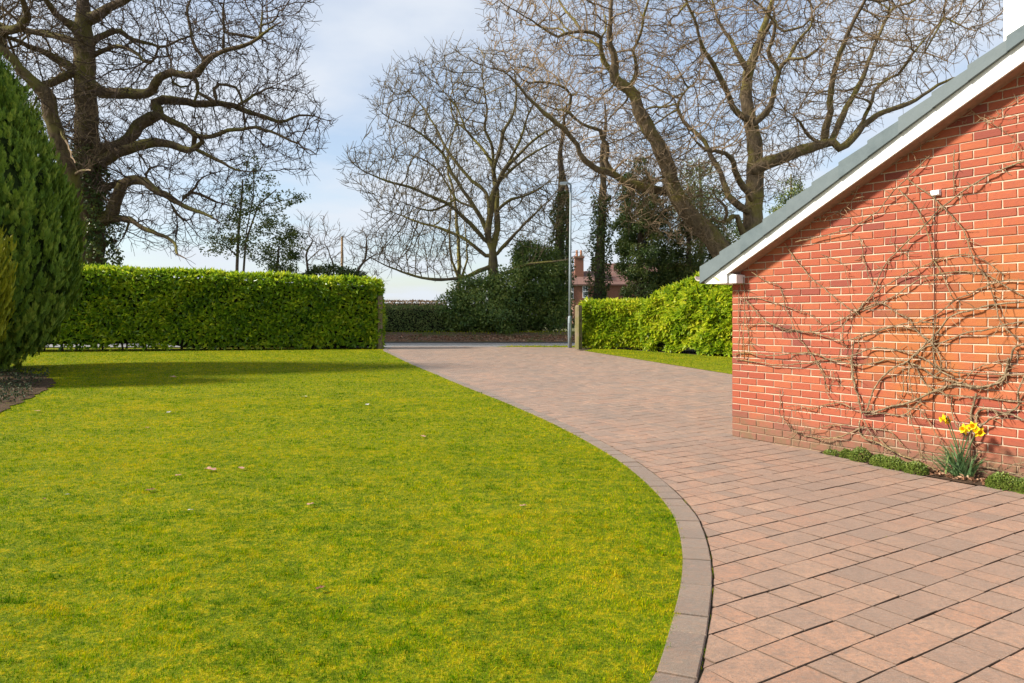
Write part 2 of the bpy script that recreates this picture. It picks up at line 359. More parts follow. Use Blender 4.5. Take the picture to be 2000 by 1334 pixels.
# road, verge and leafy bank across the end
sheet('road', [(27.1, -60, 60), (31.55, -60, 60)], ASPH, dz=-.02)
sheet('leaf_strewn_bank', [(31.5, -60, 60), (34.2, -60, 60), (38, -60, 60)], BANK, dz=.012)
# right-hand grass: strip between the drive and the laurel
RA, RB = ground(1140, 685)[:2], ground(1428, 731)[:2]; rdir = (RB - RA) / np.linalg.norm(RB - RA)
RC = RB + rdir * 9
V = []; F = []
for i, t in enumerate(np.linspace(0, 1, 30)):
    a = RA + (RC - RA) * t
    for j, k in enumerate(np.linspace(0, 1, 8)):
        p = a + np.array([-rdir[1], rdir[0]]) * 0 + np.array([.45, 1.]) * k * (1.5 + 6 * t); V.append((p[0], p[1], g(p[1]) + .004))
F = [[i * 8 + j, (i + 1) * 8 + j, (i + 1) * 8 + j + 1, i * 8 + j + 1] for i in range(29) for j in range(7)]
tag(link('grass_strip', mesh_py('grass_strip', V, F), LAWN), kind='structure')
vg = [ground(1000, 679)[:2], ground(1110, 681)[:2], ground(1128, 682)[:2]]
V = [(vg[0][0] - .6, 26.75, g(26.7) + .002), (3.4, 26.2, g(26.2) + .002), (12, 26.2, g(26) + .002), (12, 27.6, g(27.6) + .002), (2.0, 27.6, g(27.6) + .002), (vg[0][0] - .4, 27.2, g(27.2) + .002)]
tag(link('grass_verge', mesh_py('grass_verge', V, [[0, 1, 2, 3, 4, 5]]), LAWN), kind='structure')

# driveway: a bed of sand with every block laid in it
DB = []
for y in np.arange(.6, 27.2, .3):
    DB.append((y, float(edgeX(y)) - .0, 16.0 if y > 9 else 8.0))
drive = sheet('driveway', DB, JOINT, dz=-.016)
def clip(poly, nx, ny, d):                       # keep nx*x+ny*y <= d
    out = []
    for i in range(len(poly)):
        a, b = poly[i], poly[(i + 1) % len(poly)]; da = nx * a[0] + ny * a[1] - d; db = nx * b[0] + ny * b[1] - d
        if da <= 0: out.append(a)
        if da * db < 0: t = da / (da - db); out.append((a[0] + (b[0] - a[0]) * t, a[1] + (b[1] - a[1]) * t))
    return out
def area(p): return .5 * sum(p[i][0] * p[(i + 1) % len(p)][1] - p[(i + 1) % len(p)][0] * p[i][1] for i in range(len(p)))
def inset(poly, d):
    n = len(poly); out = []
    for i in range(n):
        p0, p1, p2 = np.array(poly[i - 1]), np.array(poly[i]), np.array(poly[(i + 1) % n])
        a = p1 - p0; b = p2 - p1; la, lb = np.linalg.norm(a), np.linalg.norm(b)
        if la < 1e-6 or lb < 1e-6: out.append(tuple(p1)); continue
        na = np.array([-a[1], a[0]]) / la; nb = np.array([-b[1], b[0]]) / lb; w = na + nb; k = d / max(.35, 1 + na @ nb)
        out.append(tuple(p1 + w * k))
    return out
def block(poly, ztop, depth=.03, bev=.006, bz=.004, tilt=(0, 0), jit=0.0):
    """a bevelled paving block: V, F for a polygon (counter clockwise)"""
    if jit: poly = [(p[0] + random.uniform(-jit, jit), p[1] + random.uniform(-jit, jit)) for p in poly]
    ins = inset(poly, bev); n = len(poly); cx = sum(p[0] for p in poly) / n; cy = sum(p[1] for p in poly) / n
    zf = lambda p: g(p[1]) + ztop + tilt[0] * (p[0] - cx) + tilt[1] * (p[1] - cy)
    V = [(p[0], p[1], zf(p) - depth) for p in poly] + [(p[0], p[1], zf(p) - bz) for p in poly] + [(p[0], p[1], zf(p)) for p in ins]
    F = [[i, (i + 1) % n, n + (i + 1) % n, n + i] for i in range(n)] + [[n + i, n + (i + 1) % n, 2 * n + (i + 1) % n, 2 * n + i] for i in range(n)] + [[2 * n + i for i in range(n)]]
    return V, F
def offset_curve(C, d):
    t = np.gradient(C, axis=0); t /= np.linalg.norm(t, axis=1)[:, None]; return C + np.stack([t[:, 1], -t[:, 0]], 1) * d
EDW = .158
EO = offset_curve(EC, EDW + .006)
# edging blocks along the curve
arc = np.concatenate([[0], np.cumsum(np.linalg.norm(np.diff(EC, axis=0), axis=1))])
def on_arc(C, s): return np.array([np.interp(s, arc, C[:, 0]), np.interp(s, arc, C[:, 1])])
EI, EOO = offset_curve(EC, .004), offset_curve(EC, EDW)
s = .1; nedge = 0
while s < arc[-1] - .25:
    L = .2; a0, a1 = on_arc(EI, s + .002), on_arc(EI, s + L - .003); b0, b1 = on_arc(EOO, s + .002), on_arc(EOO, s + L - .003)
    poly = [tuple(b0), tuple(b1), tuple(a1), tuple(a0)]
    if area(poly) < 0: poly = poly[::-1]
    Vb, Fb = block(poly, .006 + random.uniform(-.003, .003), .05, .005, .004, (random.uniform(-.012, .012), random.uniform(-.008, .008)), .0015)
    link('edging_block', mesh_py('edging_block', Vb, Fb), EDGE, drive); nedge += 1
    s += L
# the bed at the foot of the gable
BED = [ground(1600, 884)[:2], ground(1640, 893)[:2], ground(1760, 921)[:2], ground(1880, 944)[:2], ground(2000, 962)[:2]]
BED.append(BED[-1] + (BED[-1] - BED[-3]) * 1.2)
bedA = np.array(BED)
def bed_q(s):
    sz = np.array([loc_sz(p) for p in BED]); return np.interp(s, sz[:, 0], sz[:, 1], left=.03)
PITCH = .199; U0 = -2.645
allp = []
random.seed(21)
ec2 = EO
for row in range(-125, 22):
    u0 = U0 + row * PITCH + .0022; u1 = u0 + PITCH - .0044
    v = -8 + random.random() * .3
    while v < 17.5:
        ln = random.choice([.13, .17, .2, .2, .2, .24, .27, .3]) ; v0 = v + .0017; v1 = v + ln - .0017; v += ln
        c = WD * (u0 + u1) / 2 + WE * (v0 + v1) / 2
        if c[1] < .9 or c[1] > 27.1: continue
        xe = np.interp(c[1], ec2[:, 1], ec2[:, 0])
        if c[0] < xe - .35 or c[0] > (14 if c[1] > 9 else 6): continue
        ss, qq = loc_sz(c)
        if ss > .1 and qq < -.12: continue
        rs = (c - RA) @ np.array([-rdir[1], rdir[0]])
        if c[0] > RA[0] and rs > .3: continue
        if c[0] > RA[0] - .05 and c[1] > RA[1] and c[1] < 27: continue
        poly = [tuple(WD * a + WE * b) for a, b in ((u0, v0), (u1, v0), (u1, v1), (u0, v1))]
        if area(poly) < 0: poly = poly[::-1]
        if c[0] < xe + .4:
            i = int(np.argmin(((ec2 - c) ** 2).sum(1))); i = min(max(i, 1), len(ec2) - 2); t = ec2[i + 1] - ec2[i - 1]; t = t / np.linalg.norm(t)
            nx, ny = -t[1], t[0]; d = nx * ec2[i][0] + ny * ec2[i][1] - .002
            poly = clip(poly, nx, ny, d)
        if len(poly) > 2 and c[0] > RA[0] and abs(rs) < .35:
            nn = np.array([-rdir[1], rdir[0]]); poly = clip(poly, nn[0], nn[1], float(nn @ RA))
        if len(poly) > 2 and ss > .6 and qq < .6:
            q = float(bed_q(ss)); nb = WE; poly = clip(poly, nb[0], nb[1], float(nb @ C0) - q)
        if len(poly) < 3 or abs(area(poly)) < .0012: continue
        # drop nearly equal corners
        pl = [p for i, p in enumerate(poly) if math.hypot(p[0] - poly[i - 1][0], p[1] - poly[i - 1][1]) > .004]
        if len(pl) < 3: continue
        px = CX + F_PX * c[0] / c[1]; py = HY + F_PX * EYE / c[1]
        vis = -40 < px < 2040 and py < 1380 and not (ss > 0 and qq < 0)
        allp.append((c[1] if vis else 99 + c[1], c, pl))
allp.sort(key=lambda t: t[0])
rest = MB()
for i, (key, c, pl) in enumerate(allp):
    far = c[1] > 13
    Vb, Fb = block(pl, random.uniform(-.0013, .0013), .03, .0028 if not far else .002, .003, (random.uniform(-.007, .007), random.uniform(-.007, .007)), .0035 if not far else .002)
    if far: n = len(pl); Vb = Vb[n:]; Fb = [[k - n for k in f] for f in Fb[n:]]
    if i < 300:
        me = mesh_py('paver', Vb, Fb); me.materials.append(PAVER); me.materials.append(GRIME); me.materials.append(SANDY); n = len(pl)
        for k in range(n):                        # grime gathers along the open row joints
            e = np.array(pl[(k + 1) % n]) - np.array(pl[k]); e = e / (np.linalg.norm(e) + 1e-9)
            mi = 1 if abs(e @ WE) > .9 or abs(e @ WD) < .9 else 2
            if c[1] < 9: me.polygons[k].material_index = 1; me.polygons[n + k].material_index = mi
        link('paver', me, None, drive)
    else: rest.add(Vb, Fb, random.random())
tag(rest.build('distant_pavers', PAVER, drive), kind='stuff')
# soil bed by the wall
V = []; n = len(BED)
for p in BED: V.append((p[0], p[1], .006))
for p in BED: ss, _ = loc_sz(p); w = wall_xyz(ss, .02, -.05); V.append(tuple(w))
tag(link('planting_bed', mesh_py('planting_bed', V, [[i, i + 1, n + i + 1, n + i] for i in range(n - 1)]), SOIL), kind='structure')
# bare bed at the left edge of the lawn
bl = catmull(np.array([ground(-190, 722), ground(-60, 724), ground(40, 728), ground(95, 738), ground(105, 752), ground(70, 772), ground(10, 802), ground(-60, 838), ground(-190, 880)]), 8)
bl[:, :2] += np.stack([.05 * np.sin(np.arange(len(bl)) * 2.3), .06 * np.sin(np.arange(len(bl)) * 1.7 + 1)], 1)
V = [(p[0], p[1], p[2] + .012) for p in bl]
tag(link('soil_bed', mesh_py('soil_bed', V, [list(range(len(V)))]), SOIL), kind='structure')

# ------------------------------------------------------------------ leaf-card helper
def unit(v): return v / (np.linalg.norm(v, axis=-1, keepdims=True) + 1e-9)
def randdir(n): return unit(rng.normal(size=(n, 3)))
def leaves(name, pos, direc, normal, L, W, mat, parent=None, fold=.18, var=None, kind='stuff', jl=.35):
    n = len(pos); direc = unit(direc); side = unit(np.cross(direc, normal)); up = np.cross(side, direc)
    Ls = L * (1 + rng.uniform(-jl, jl, n))[:, None]; Ws = W * (1 + rng.uniform(-.25, .25, n))[:, None]
    v0 = pos; v2 = pos + direc * Ls - up * Ls * .12
    mid = pos + direc * Ls * .48
    v1 = mid + side * Ws * .5 + up * Ws * fold; v3 = mid - side * Ws * .5 + up * Ws * fold
    V = np.stack([v0, v1, v2, v3], 1).reshape(-1, 3)
    b = np.arange(n)[:, None] * 4
    Fa = np.concatenate([b + np.array([0, 1, 2]), b + np.array([0, 2, 3])], 1).reshape(-1, 3)
    if var is None: var = rng.random(n)
    o = link(name, mesh_np(name, V, Fa, False, np.repeat(var, 2)), mat, parent)
    if kind: o['kind'] = kind
    return o
def wob(p, sc=1.0, seed=0.0):                    # smooth pseudo noise, about -1..1
    x, y, z = p[:, 0] * sc + seed, p[:, 1] * sc + seed * 1.7, p[:, 2] * sc - seed
    return (np.sin(1.7 * x + 2.1 * np.sin(.9 * y + z)) + np.sin(2.3 * y + 1.3 * np.sin(1.9 * z - x)) + np.sin(2.9 * z + 1.7 * np.sin(1.1 * x + 2 * y))) / 3

# ------------------------------------------------------------------ grass blades
def grass_points(y0, y1, x0f, x1f, dens):
    pts = []
    A = (y1 - y0) * (max(x1f(y0), x1f(y1)) - min(x0f(y0), x0f(y1)))
    n = int(A * dens); y = rng.uniform(y0, y1, n); x = rng.uniform(min(x0f(y0), x0f(y1)), max(x1f(y0), x1f(y1)), n)
    xe = edgeX(y) + .014 + .012 * np.sin(y * 37) + .009 * np.sin(y * 91 + 2) + rng.normal(0, .009, n); xl = -1.07 * y * 1000 / F_PX - .2
    k = (x < xe) & (x > xl); return x[k], y[k]
def blades(name, x, y, h, w, parent=None, mat=GRASS, zf=None):
    n = len(x); z = gv(y) if zf is None else zf; a = rng.uniform(0, 2 * np.pi, n); lean = rng.uniform(.1, 1.0, n)
    st_ = np.floor((x + .42 * y) / .55) % 2; a = np.where(rng.random(n) < .45, np.where(st_ > 0, 1.97, 1.97 + np.pi) + rng.normal(0, .5, n), a)   # laid over by the mower, stripe by stripe
    patch = .5 + .5 * wob(np.stack([x, y, 0 * x], 1), 1.6, 3.0)
    p2_ = .5 + .5 * wob(np.stack([x, y, 0 * x], 1), 6.5, 8.0); hh = h * rng.uniform(.4, 1.3, n) * (.6 + .2 * patch + .7 * p2_ ** 2)
    dx_, dy_ = np.cos(a), np.sin(a); ww = w * rng.uniform(.7, 1.3, n)
    b = np.stack([x, y, z - .002], 1); sd_ = np.stack([-dy_, dx_, 0 * x], 1)
    tip = b + np.stack([dx_ * lean * hh, dy_ * lean * hh, hh * (1.05 - .45 * lean)], 1)
    V = np.stack([b - sd_ * ww[:, None] / 2, b + sd_ * ww[:, None] / 2, tip], 1).reshape(-1, 3)
    Fa = np.arange(3 * n).reshape(-1, 3)
    o = link(name, mesh_np(name, V, Fa, False, rng.random(n)), mat, parent); return o
gx, gy = [], []; hs = []; ws = []
for (y0, y1, dens, h, w) in ((1.9, 3.6, 22000, .018, .0030), (3.6, 5.2, 15000, .018, .0036), (5.2, 8, 7000, .018, .005), (8, 12, 2800, .02, .008), (12, 17, 1100, .022, .012), (17, 25, 420, .024, .02)):
    x, y = grass_points(y0, y1, lambda v: -1.07 * v * 1000 / F_PX - .2, lambda v: float(edgeX(np.array(v))) + .1, dens)
    if y0 < 6:
        pass
    gx.append(x); gy.append(y); hs.append(np.full(len(x), h)); ws.append(np.full(len(x), w))
gx, gy, hs, ws = map(np.concatenate, (gx, gy, hs, ws))
tag(blades('grass', gx, gy, hs, ws), 'short mossy yellow green grass covering the curved front lawn', kind='stuff')
# coarser tufts dotted through it
n = 1500; ty = 2.2 + 11 * rng.random(n) ** 1.4; tx = rng.uniform(-1, 1, n) * ty * .72; k = tx < edgeX(ty) - .03; tx, ty = tx[k], ty[k]
K = 14; tx = (tx[:, None] + rng.normal(0, .012, (len(tx), K))).ravel(); ty = (ty[:, None] + rng.normal(0, .012, (len(ty), K))).ravel()
tag(blades('grass_tufts', tx, ty, .034, .0045), 'coarser dark green tufts dotted through the front lawn', kind='stuff')
n = 9000; t = rng.random(n); k = rng.random(n) ** .9; pa = RA[None] + (RC - RA)[None] * t[:, None] + np.array([[.45, 1.]]) * (k * (1.5 + 6 * t))[:, None]
tag(blades('strip_grass', pa[:, 0], pa[:, 1], .034, .02), 'bright mown grass strip in front of the tall laurel hedge', kind='stuff')
n = 2500; xv = rng.uniform(-.2, 6, n); yv = rng.uniform(26.3, 27.6, n); k = yv > 26.75 - (xv - 0) * .15
tag(blades('verge_grass', xv[k], yv[k], .06, .02), 'short green roadside grass beyond the right gate post', kind='stuff')

# ------------------------------------------------------------------ the brick outbuilding on the right
house = empty('brick_outbuilding', tuple(wall_xyz(0, 0)))
tag(house, 'red brick gabled outbuilding with white barge board and grey verge at the right edge', 'building')
VO = .17                                         # overhang of the verge
def zline(p, q, o=VO):
    (s0, z0), (s1, z1) = wall_sz(*p, o), wall_sz(*q, o); k = (z1 - z0) / (s1 - s0); return lambda s: z0 + k * (s - s0)
zb = zline((1418.7, 535.5), (2000, 119)); zw = zline((1500, 458.9), (2000, 83)); zt = zline((1364, 525), (2000, 48))
SR = 4.6                                          # ridge
def roofz(f, s): return f(s) if s < SR else f(2 * SR - s)
sE = wall_sz(1371, 542, VO)[0]
# mortar backing wall (gable) and the other three walls
mw = MB(); top = lambda s: roofz(zw, s) - .02
W2 = 2 * SR
pts = [(0.004, -.3), (W2, -.3), (W2, top(W2)), (SR, top(SR)), (0.004, top(0))]
f0 = [wall_xyz(s, z, -.008) for s, z in pts]; f1 = [wall_xyz(s, z, -.24) for s, z in pts]
mw.prism(f1, f0)
gable = mw.build('gable_wall', MORTAR, house)
ob = MB()
for s0, s1, q0, q1 in ((.02, .25, -.24, -6.5), (W2 - .25, W2 - .02, -.24, -6.5), (.02, W2 - .02, -6.5, -6.7)):
    r = [wall_xyz(s0, -.3, q0), wall_xyz(s1, -.3, q0), wall_xyz(s1, -.3, q1), wall_xyz(s0, -.3, q1)]
    h = 1.7; ob.prism(r, [p + np.array([0, 0, h + .3]) for p in r])
ob.build('side_walls', FARBRICK, house)
# every brick of the gable
random.seed(5)
def brick_mesh(poly, o=0.0, b=.004, jt=.0022):
    if jt: poly = [(p[0] + random.uniform(-jt, jt), p[1] + random.uniform(-jt, jt)) for p in poly]
    ins = inset(poly, b); n = len(poly)
    V = [wall_xyz(p[0], p[1], -.05) for p in poly] + [wall_xyz(p[0], p[1], o - .003) for p in poly] + [wall_xyz(p[0], p[1], o) for p in ins]
    F = [[i, (i + 1) % n, n + (i + 1) % n, n + i] for i in range(n)] + [[n + i, n + (i + 1) % n, 2 * n + (i + 1) % n, 2 * n + i] for i in range(n)] + [[2 * n + i for i in range(n)]]
    return V, F
bl = []
CH = .075; zc0 = wall_sz(1430, 852)[1]
for r in range(-2, 62):
    z0 = zc0 + r * CH + .0052; z1 = z0 + CH - .0104
    s = 0.0 if r % 2 else -.1125
    while s < 6.4:
        a, b = max(s + (.0052 if s > 0 else 0), .0), s + .225 - .0052
        if s < 0: a = 0.0
        s += .225
        if b - a < .03: continue
        poly = [(a, z0), (b, z0), (b, z1), (a, z1)]
        # clip under the roof line z <= zw(s)-.01
        k = (zw(1) - zw(0)); d = zw(0) - .015
        poly = clip(poly, -k, 1.0, d)
        if SR < b + .1: poly = clip(poly, k, 1.0, d + k * 2 * SR) if len(poly) > 2 else poly
        if len(poly) < 3 or abs(area(poly)) < 2e-4: continue
        pl = [p for i, p in enumerate(poly) if math.hypot(p[0] - poly[i - 1][0], p[1] - poly[i - 1][1]) > .003]
        if len(pl) < 3: continue
        sc_, zc_ = (a + b) / 2, (z0 + z1) / 2; w = wall_xyz(sc_, zc_); px = CX + F_PX * w[0] / w[1]
        hid = zc_ > zb(sc_) - .02 or zc_ < 0 or px > 2010
        bl.append((w[1] + (50 if hid else 0), pl))
bl.sort(key=lambda t: t[0])
rest = MB()
for i, (key, pl) in enumerate(bl):
    Vb, Fb = brick_mesh(pl, random.uniform(-.002, .002))
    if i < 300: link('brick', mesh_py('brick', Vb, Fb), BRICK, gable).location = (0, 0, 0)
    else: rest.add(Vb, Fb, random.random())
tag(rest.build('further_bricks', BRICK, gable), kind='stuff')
# children of the gable wall keep world coordinates: the gable mesh itself is offset by its Empty parent
# barge board, undercloak, eaves box
def plate(name, poly, q0, q1, mat, parent, bev=0):
    b = MB(); b.prism([wall_xyz(s_, z_, q0) for s_, z_ in poly], [wall_xyz(s_, z_, q1) for s_, z_ in poly]); return b.build(name, mat, parent)
e0 = wall_sz(1375.7, 545, VO); e1 = wall_sz(1376.5, 554.5, VO); e2 = wall_sz(1419, 553, VO); e3 = wall_sz(1418.7, 535.5, VO)
se = SR
barge = plate('barge_board', [e0, e1, e2, e3, (se, zb(se)), (se, zw(se) + .01), (e0[0], e0[1])], VO - .022, VO, UPVC, house)
plate('barge_board', [(2 * SR - a, b) for a, b in [(e0[0], e0[1]), (se, zw(se) + .01), (se, zb(se)), e3, e2, e1]], VO - .022, VO, UPVC, house)
plate('soffit_board', [(e3[0] + .02, zb(e3[0] + .02) + .012), (se, zb(se) + .012), (se, zb(se) - .006), (e3[0] + .02, zb(e3[0] + .02) - .006)], -.005, VO - .024, SOFFIT, house)
x0 = wall_sz(1419, 536, VO - .03); x1 = wall_sz(1438, 553, VO - .03)
plate('eaves_box', [(x0[0] - .25, x1[1] + .002), (x1[0] + .0, x1[1] + .002), (x1[0], x0[1] - .01), (x0[0], x0[1] + .02), (x0[0] - .2, x0[1] - .05)], -6.4, VO - .03, UPVC, house)
plate('repair_patch', [wall_sz(a, b, VO) for a, b in ((1393, 542), (1403, 549.5), (1407, 548), (1399, 541))], VO + .0005, VO + .002, plain('bare_wood_patch', (.50, .38, .19), .8, .2, 40, .2), house)
# verge caps, one per tile course, each lapping the one below
tl = .33 * math.cos(math.atan(zt(1) - zt(0)))
s = sE; i = 0
while s < SR:
    s1 = min(s + tl + .02, SR + .02); d = .022
    poly = [(s, zw(s) + .012), (s1, zw(s1) + .012), (s1, zt(s1) - d), (s, zt(s) + .004)]
    b = MB(); q0, q1 = VO - .12, VO + .03
    base = [wall_xyz(a, z, q0) for a, z in poly]; mid = [wall_xyz(a, z, q1 - .03) for k, (a, z) in enumerate(poly)]
    b.prism(base, mid); fr = [wall_xyz(a, z - (.012 if k > 1 else 0), q1 + (.009 if k in (0, 3) else -.001)) for k, (a, z) in enumerate(poly)]
    b.prism(mid, fr, 0, False, True)
    b.build('verge_cap', VERGE, house); s += tl; i += 1
plate('verge_end', [(sE - .004, zw(sE) + .012), (sE + .012, zw(sE) + .012), (sE + .012, zt(sE) - .03), (sE - .004, zt(sE) - .03)], VO - .02, VO + .034, CABLE, house)
rf = MB()
for sg in (1, -1):
    f = (lambda a: a) if sg == 1 else (lambda a: 2 * SR - a)
    poly = [(f(sE), zw(sE) + .04), (f(SR), zw(SR) + .04), (f(SR), zt(SR) - .02), (f(sE), zt(sE) - .02)]
    rf.prism([wall_xyz(a, z, VO - .1) for a, z in poly], [wall_xyz(a, z, -6.8) for a, z in poly])
rf.build('roof', ROOFT, house)
gb = MB(); gz = zw(sE) + .10
for qq in range(1):
    ring = [(sE - .02 - .055 + .055 * math.cos(a), gz - .055 * math.sin(a)) for a in np.linspace(0, math.pi, 9)]
    ring += [(sE - .02 - .055 + .05 * math.cos(a), gz - .05 * math.sin(a)) for a in np.linspace(math.pi, 0, 9)]
    gb.prism([wall_xyz(a, z, VO - .02) for a, z in ring], [wall_xyz(a, z, -6.8) for a, z in ring])
gb.build('gutter', GUTTER, house)
# white rendered upper wall of the house standing behind the roof
rw = MB(); wx, wy = .6515 * 7.5, 7.5
sA, qA = loc_sz((wx, wy))
rw.prism([wall_xyz(a, 2.4, qA - b) for a, b in ((sA, 0), (sA + 3.2, 0), (sA + 3.2, 2.0), (sA, 2.0))], [wall_xyz(a, 6.5, qA - b) for a, b in ((sA, 0), (sA + 3.2, 0), (sA + 3.2, 2.0), (sA, 2.0))])
tag(rw.build('rendered_chimney_wall', RENDER, house), 'plain white rendered upper wall rising behind the sloping roof')
# socket plate and cable on the gable
cb = empty('cable_bracket', tuple(wallpt(1828, 378)))
tag(cb, 'small white plastic bracket with a black cable hanging down the brick gable', 'bracket')
b = MB(); a_ = wall_sz(1818, 385); c_ = wall_sz(1839, 369)
b.prism([wall_xyz(s_, z_, -.01) for s_, z_ in ((a_[0], a_[1]), (c_[0], a_[1]), (c_[0], c_[1]), (a_[0], c_[1]))],
        [wall_xyz(s_, z_, .03) for s_, z_ in ((a_[0] + .01, a_[1] + .01), (c_[0] - .01, a_[1] + .01), (c_[0] - .01, c_[1] - .01), (a_[0] + .01, c_[1] - .01))])
b.build('plate', UPVC, cb)
b = MB(); b.tube([wallpt(1828, 383, .028), wallpt(1826, 390, .024), wallpt(1826, 470, .012), wallpt(1825, 560, .012), wallpt(1824, 640, .014), wallpt(1823, 740, .012), wallpt(1822, 830, .012)], .0034, 6); b.build('cable', CABLE, cb, True)

# ------------------------------------------------------------------ hedges
def hedge(name, label, A, B, h0, h1, depth, n, mat, L=.11, W=.045, zb=.22, bump=.10, group=None, seed=0., stems=None, profile=None, endB=True):
    """a clipped hedge between ground points A and B; leaves in a bumpy shell round a dark filler core"""
    A = np.array(A[:2], float); B = np.array(B[:2], float); ax = (B - A); ln = np.linalg.norm(ax); ax /= ln; nv = np.array([ax[1], -ax[0]])
    if nv[1] > 0: nv = -nv                        # towards the camera
    root = empty(name, (*((A + B) / 2), g((A[1] + B[1]) / 2)))
    tag(root, label, 'hedge', group)
    prof = profile or (lambda t: h0 + (h1 - h0) * t)
    faces = rng.choice(5, n, p=[.52, .24, .10, .07, .07]); t = rng.random(n); v = rng.random(n); w = rng.random(n)
    t = np.where(faces == 3, 0., np.where(faces == 4, 1., t)); H = np.vectorize(prof)(t); xs = t * ln; hh = zb + (H - zb) * v; dd = (w - .5) * depth
    nrm = np.zeros((n, 3))
    out3 = np.array([nv[0], nv[1], 0]); ax3 = np.array([ax[0], ax[1], 0])
    f = faces == 0; dd[f] = depth / 2; nrm[f] = out3
    f = faces == 1; hh[f] = H[f]; nrm[f] = (0, 0, 1)
    f = faces == 2; dd[f] = -depth / 2; nrm[f] = -out3
    f = faces == 3; xs[f] = 0; nrm[f] = -ax3
    f = faces == 4; xs[f] = ln; nrm[f] = ax3
    # round the shoulders
    r = .18; ov = np.clip(hh - (H - r), 0, None) / r; dd *= 1 - .12 * ov ** 2
    p = np.stack([A[0] + ax[0] * xs + nv[0] * dd, A[1] + ax[1] * xs + nv[1] * dd, 0 * xs], 1); p[:, 2] = gv(p[:, 1]) + hh
    p += nrm * (bump * (wob(p, 1.5, seed) + .6 * wob(p, 4.2, seed + 4)) - rng.exponential(.05, n) + .03)[:, None]
    # ragged foot
    foot = (hh < zb + .2) & (wob(p, 2.4, seed + 9) > .1 + .9 * np.clip((t - .45) * 4, 0, 1)); p = p[~foot]; nrm = nrm[~foot]; m_ = len(p)
    d = nrm * .75 + randdir(m_) * .8 + np.array([0, 0, .12]); nn = nrm + randdir(m_) * .55 + np.array([0, 0, .5])
    var = np.clip(.42 + .28 * rng.normal(size=m_) * .8 + .22 * wob(p, 2.2, seed + 2) + .16 * (nrm[:, 2] > .5), 0, 1)  # top leaves toned lighter: light from above put into the colour
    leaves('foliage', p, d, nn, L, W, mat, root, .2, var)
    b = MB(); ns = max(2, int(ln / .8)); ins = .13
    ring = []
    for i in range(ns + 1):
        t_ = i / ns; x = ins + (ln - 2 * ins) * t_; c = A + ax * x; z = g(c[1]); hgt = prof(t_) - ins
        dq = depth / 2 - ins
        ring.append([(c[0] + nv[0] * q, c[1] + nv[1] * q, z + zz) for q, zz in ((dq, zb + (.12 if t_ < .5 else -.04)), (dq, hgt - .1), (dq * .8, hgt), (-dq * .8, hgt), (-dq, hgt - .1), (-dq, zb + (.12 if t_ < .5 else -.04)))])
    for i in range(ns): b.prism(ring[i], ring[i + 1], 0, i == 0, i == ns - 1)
    b.build('filler_core', CORE, root)  # added filler solid, its near-black standing in for shade behind the leaves
    if stems:
        k = int(ln / stems)
        for i in range(k):
            c = A + ax * ((i + .5 + random.uniform(-.25, .25)) * ln / k); z = g(c[1]); b = MB()
            for j in range(2):
                c2 = c + np.array([random.uniform(-.06, .06), random.uniform(-.1, .1)])
                b.tube([(c2[0], c2[1], z - .1), (c2[0] + random.uniform(-.05, .05), c2[1], z + .2), (c2[0] + random.uniform(-.15, .15), c2[1], z + .55)], [.035, .03, .025], 6)
            b.build('stem', BARK_THIN, root, True)
    return root
hA = ground(-120, 692); hB = ground(741, 684.5)
hA = np.array([hA[0], 23.2]); hB = np.array([(740 - 1000) / F_PX * 25.2, 25.2])
hn = np.array([-(hB - hA)[1], (hB - hA)[0]]); hn /= np.linalg.norm(hn); hA += hn * .55; hB += hn * .55
hedge('laurel_hedge', 'long clipped laurel hedge along the back of the lawn, left of the gateway', hA, hB, 2.72, 2.22, 1.05, 28000, LAUREL, .185, .08, .10, .06, seed=1., stems=.6)
r0 = np.array([(1142 - 1000) / F_PX * 25.3, 25.4]); r1 = np.array([(1292 - 1000) / F_PX * 24.4, 24.3])
hedge('laurel_hedge', 'low clipped bright laurel hedge beginning at the right gate post', r0 + [0.1, .5], r1 + [.2, .5], 1.52, 1.5, .95, 8500, LAUREL2, .18, .085, .08, .08, seed=5.)
q0 = np.array([(1290 - 1000) / F_PX * 23.9, 24.1]); q1 = q0 + (np.array([(1428 - 1000) / F_PX * 21.6, 21.7]) - q0) * 1.9
pr = lambda t: float(np.interp(t, [0, .06, .2, .38, .5, .7, 1], [1.45, 1.62, 1.95, 2.28, 2.36, 2.4, 2.4]))
hedge('laurel_hedge', 'tall bushy bright laurel hedge standing beside the outbuilding corner', q0 + [.2, .6], q1 + [.2, .6], 0, 0, 1.5, 19000, LAUREL2, .19, .09, .06, .17, seed=8., profile=pr)
fa = np.array([-7.5, 35.2]); fb = np.array([-.6, 35.6])
hedge('thorn_hedge', 'dark clipped thorn hedge on the far bank of the road', fa - [9, 0], fb + [1.2, 0], 1.22, 1.16, 1.2, 19000, FARHEDGE, .09, .05, .04, .07, seed=11.)
ba = P(735, 600, 62)[:2]; bb = P(868, 600, 62)[:2]
hedge('beech_hedge', 'brown leaved field hedge showing above the dark roadside hedge', ba - [8, 0], bb, 2.05, 2.05, 1.4, 6000, BROWNHEDGE, .16, .1, .05, .06, seed=13.)

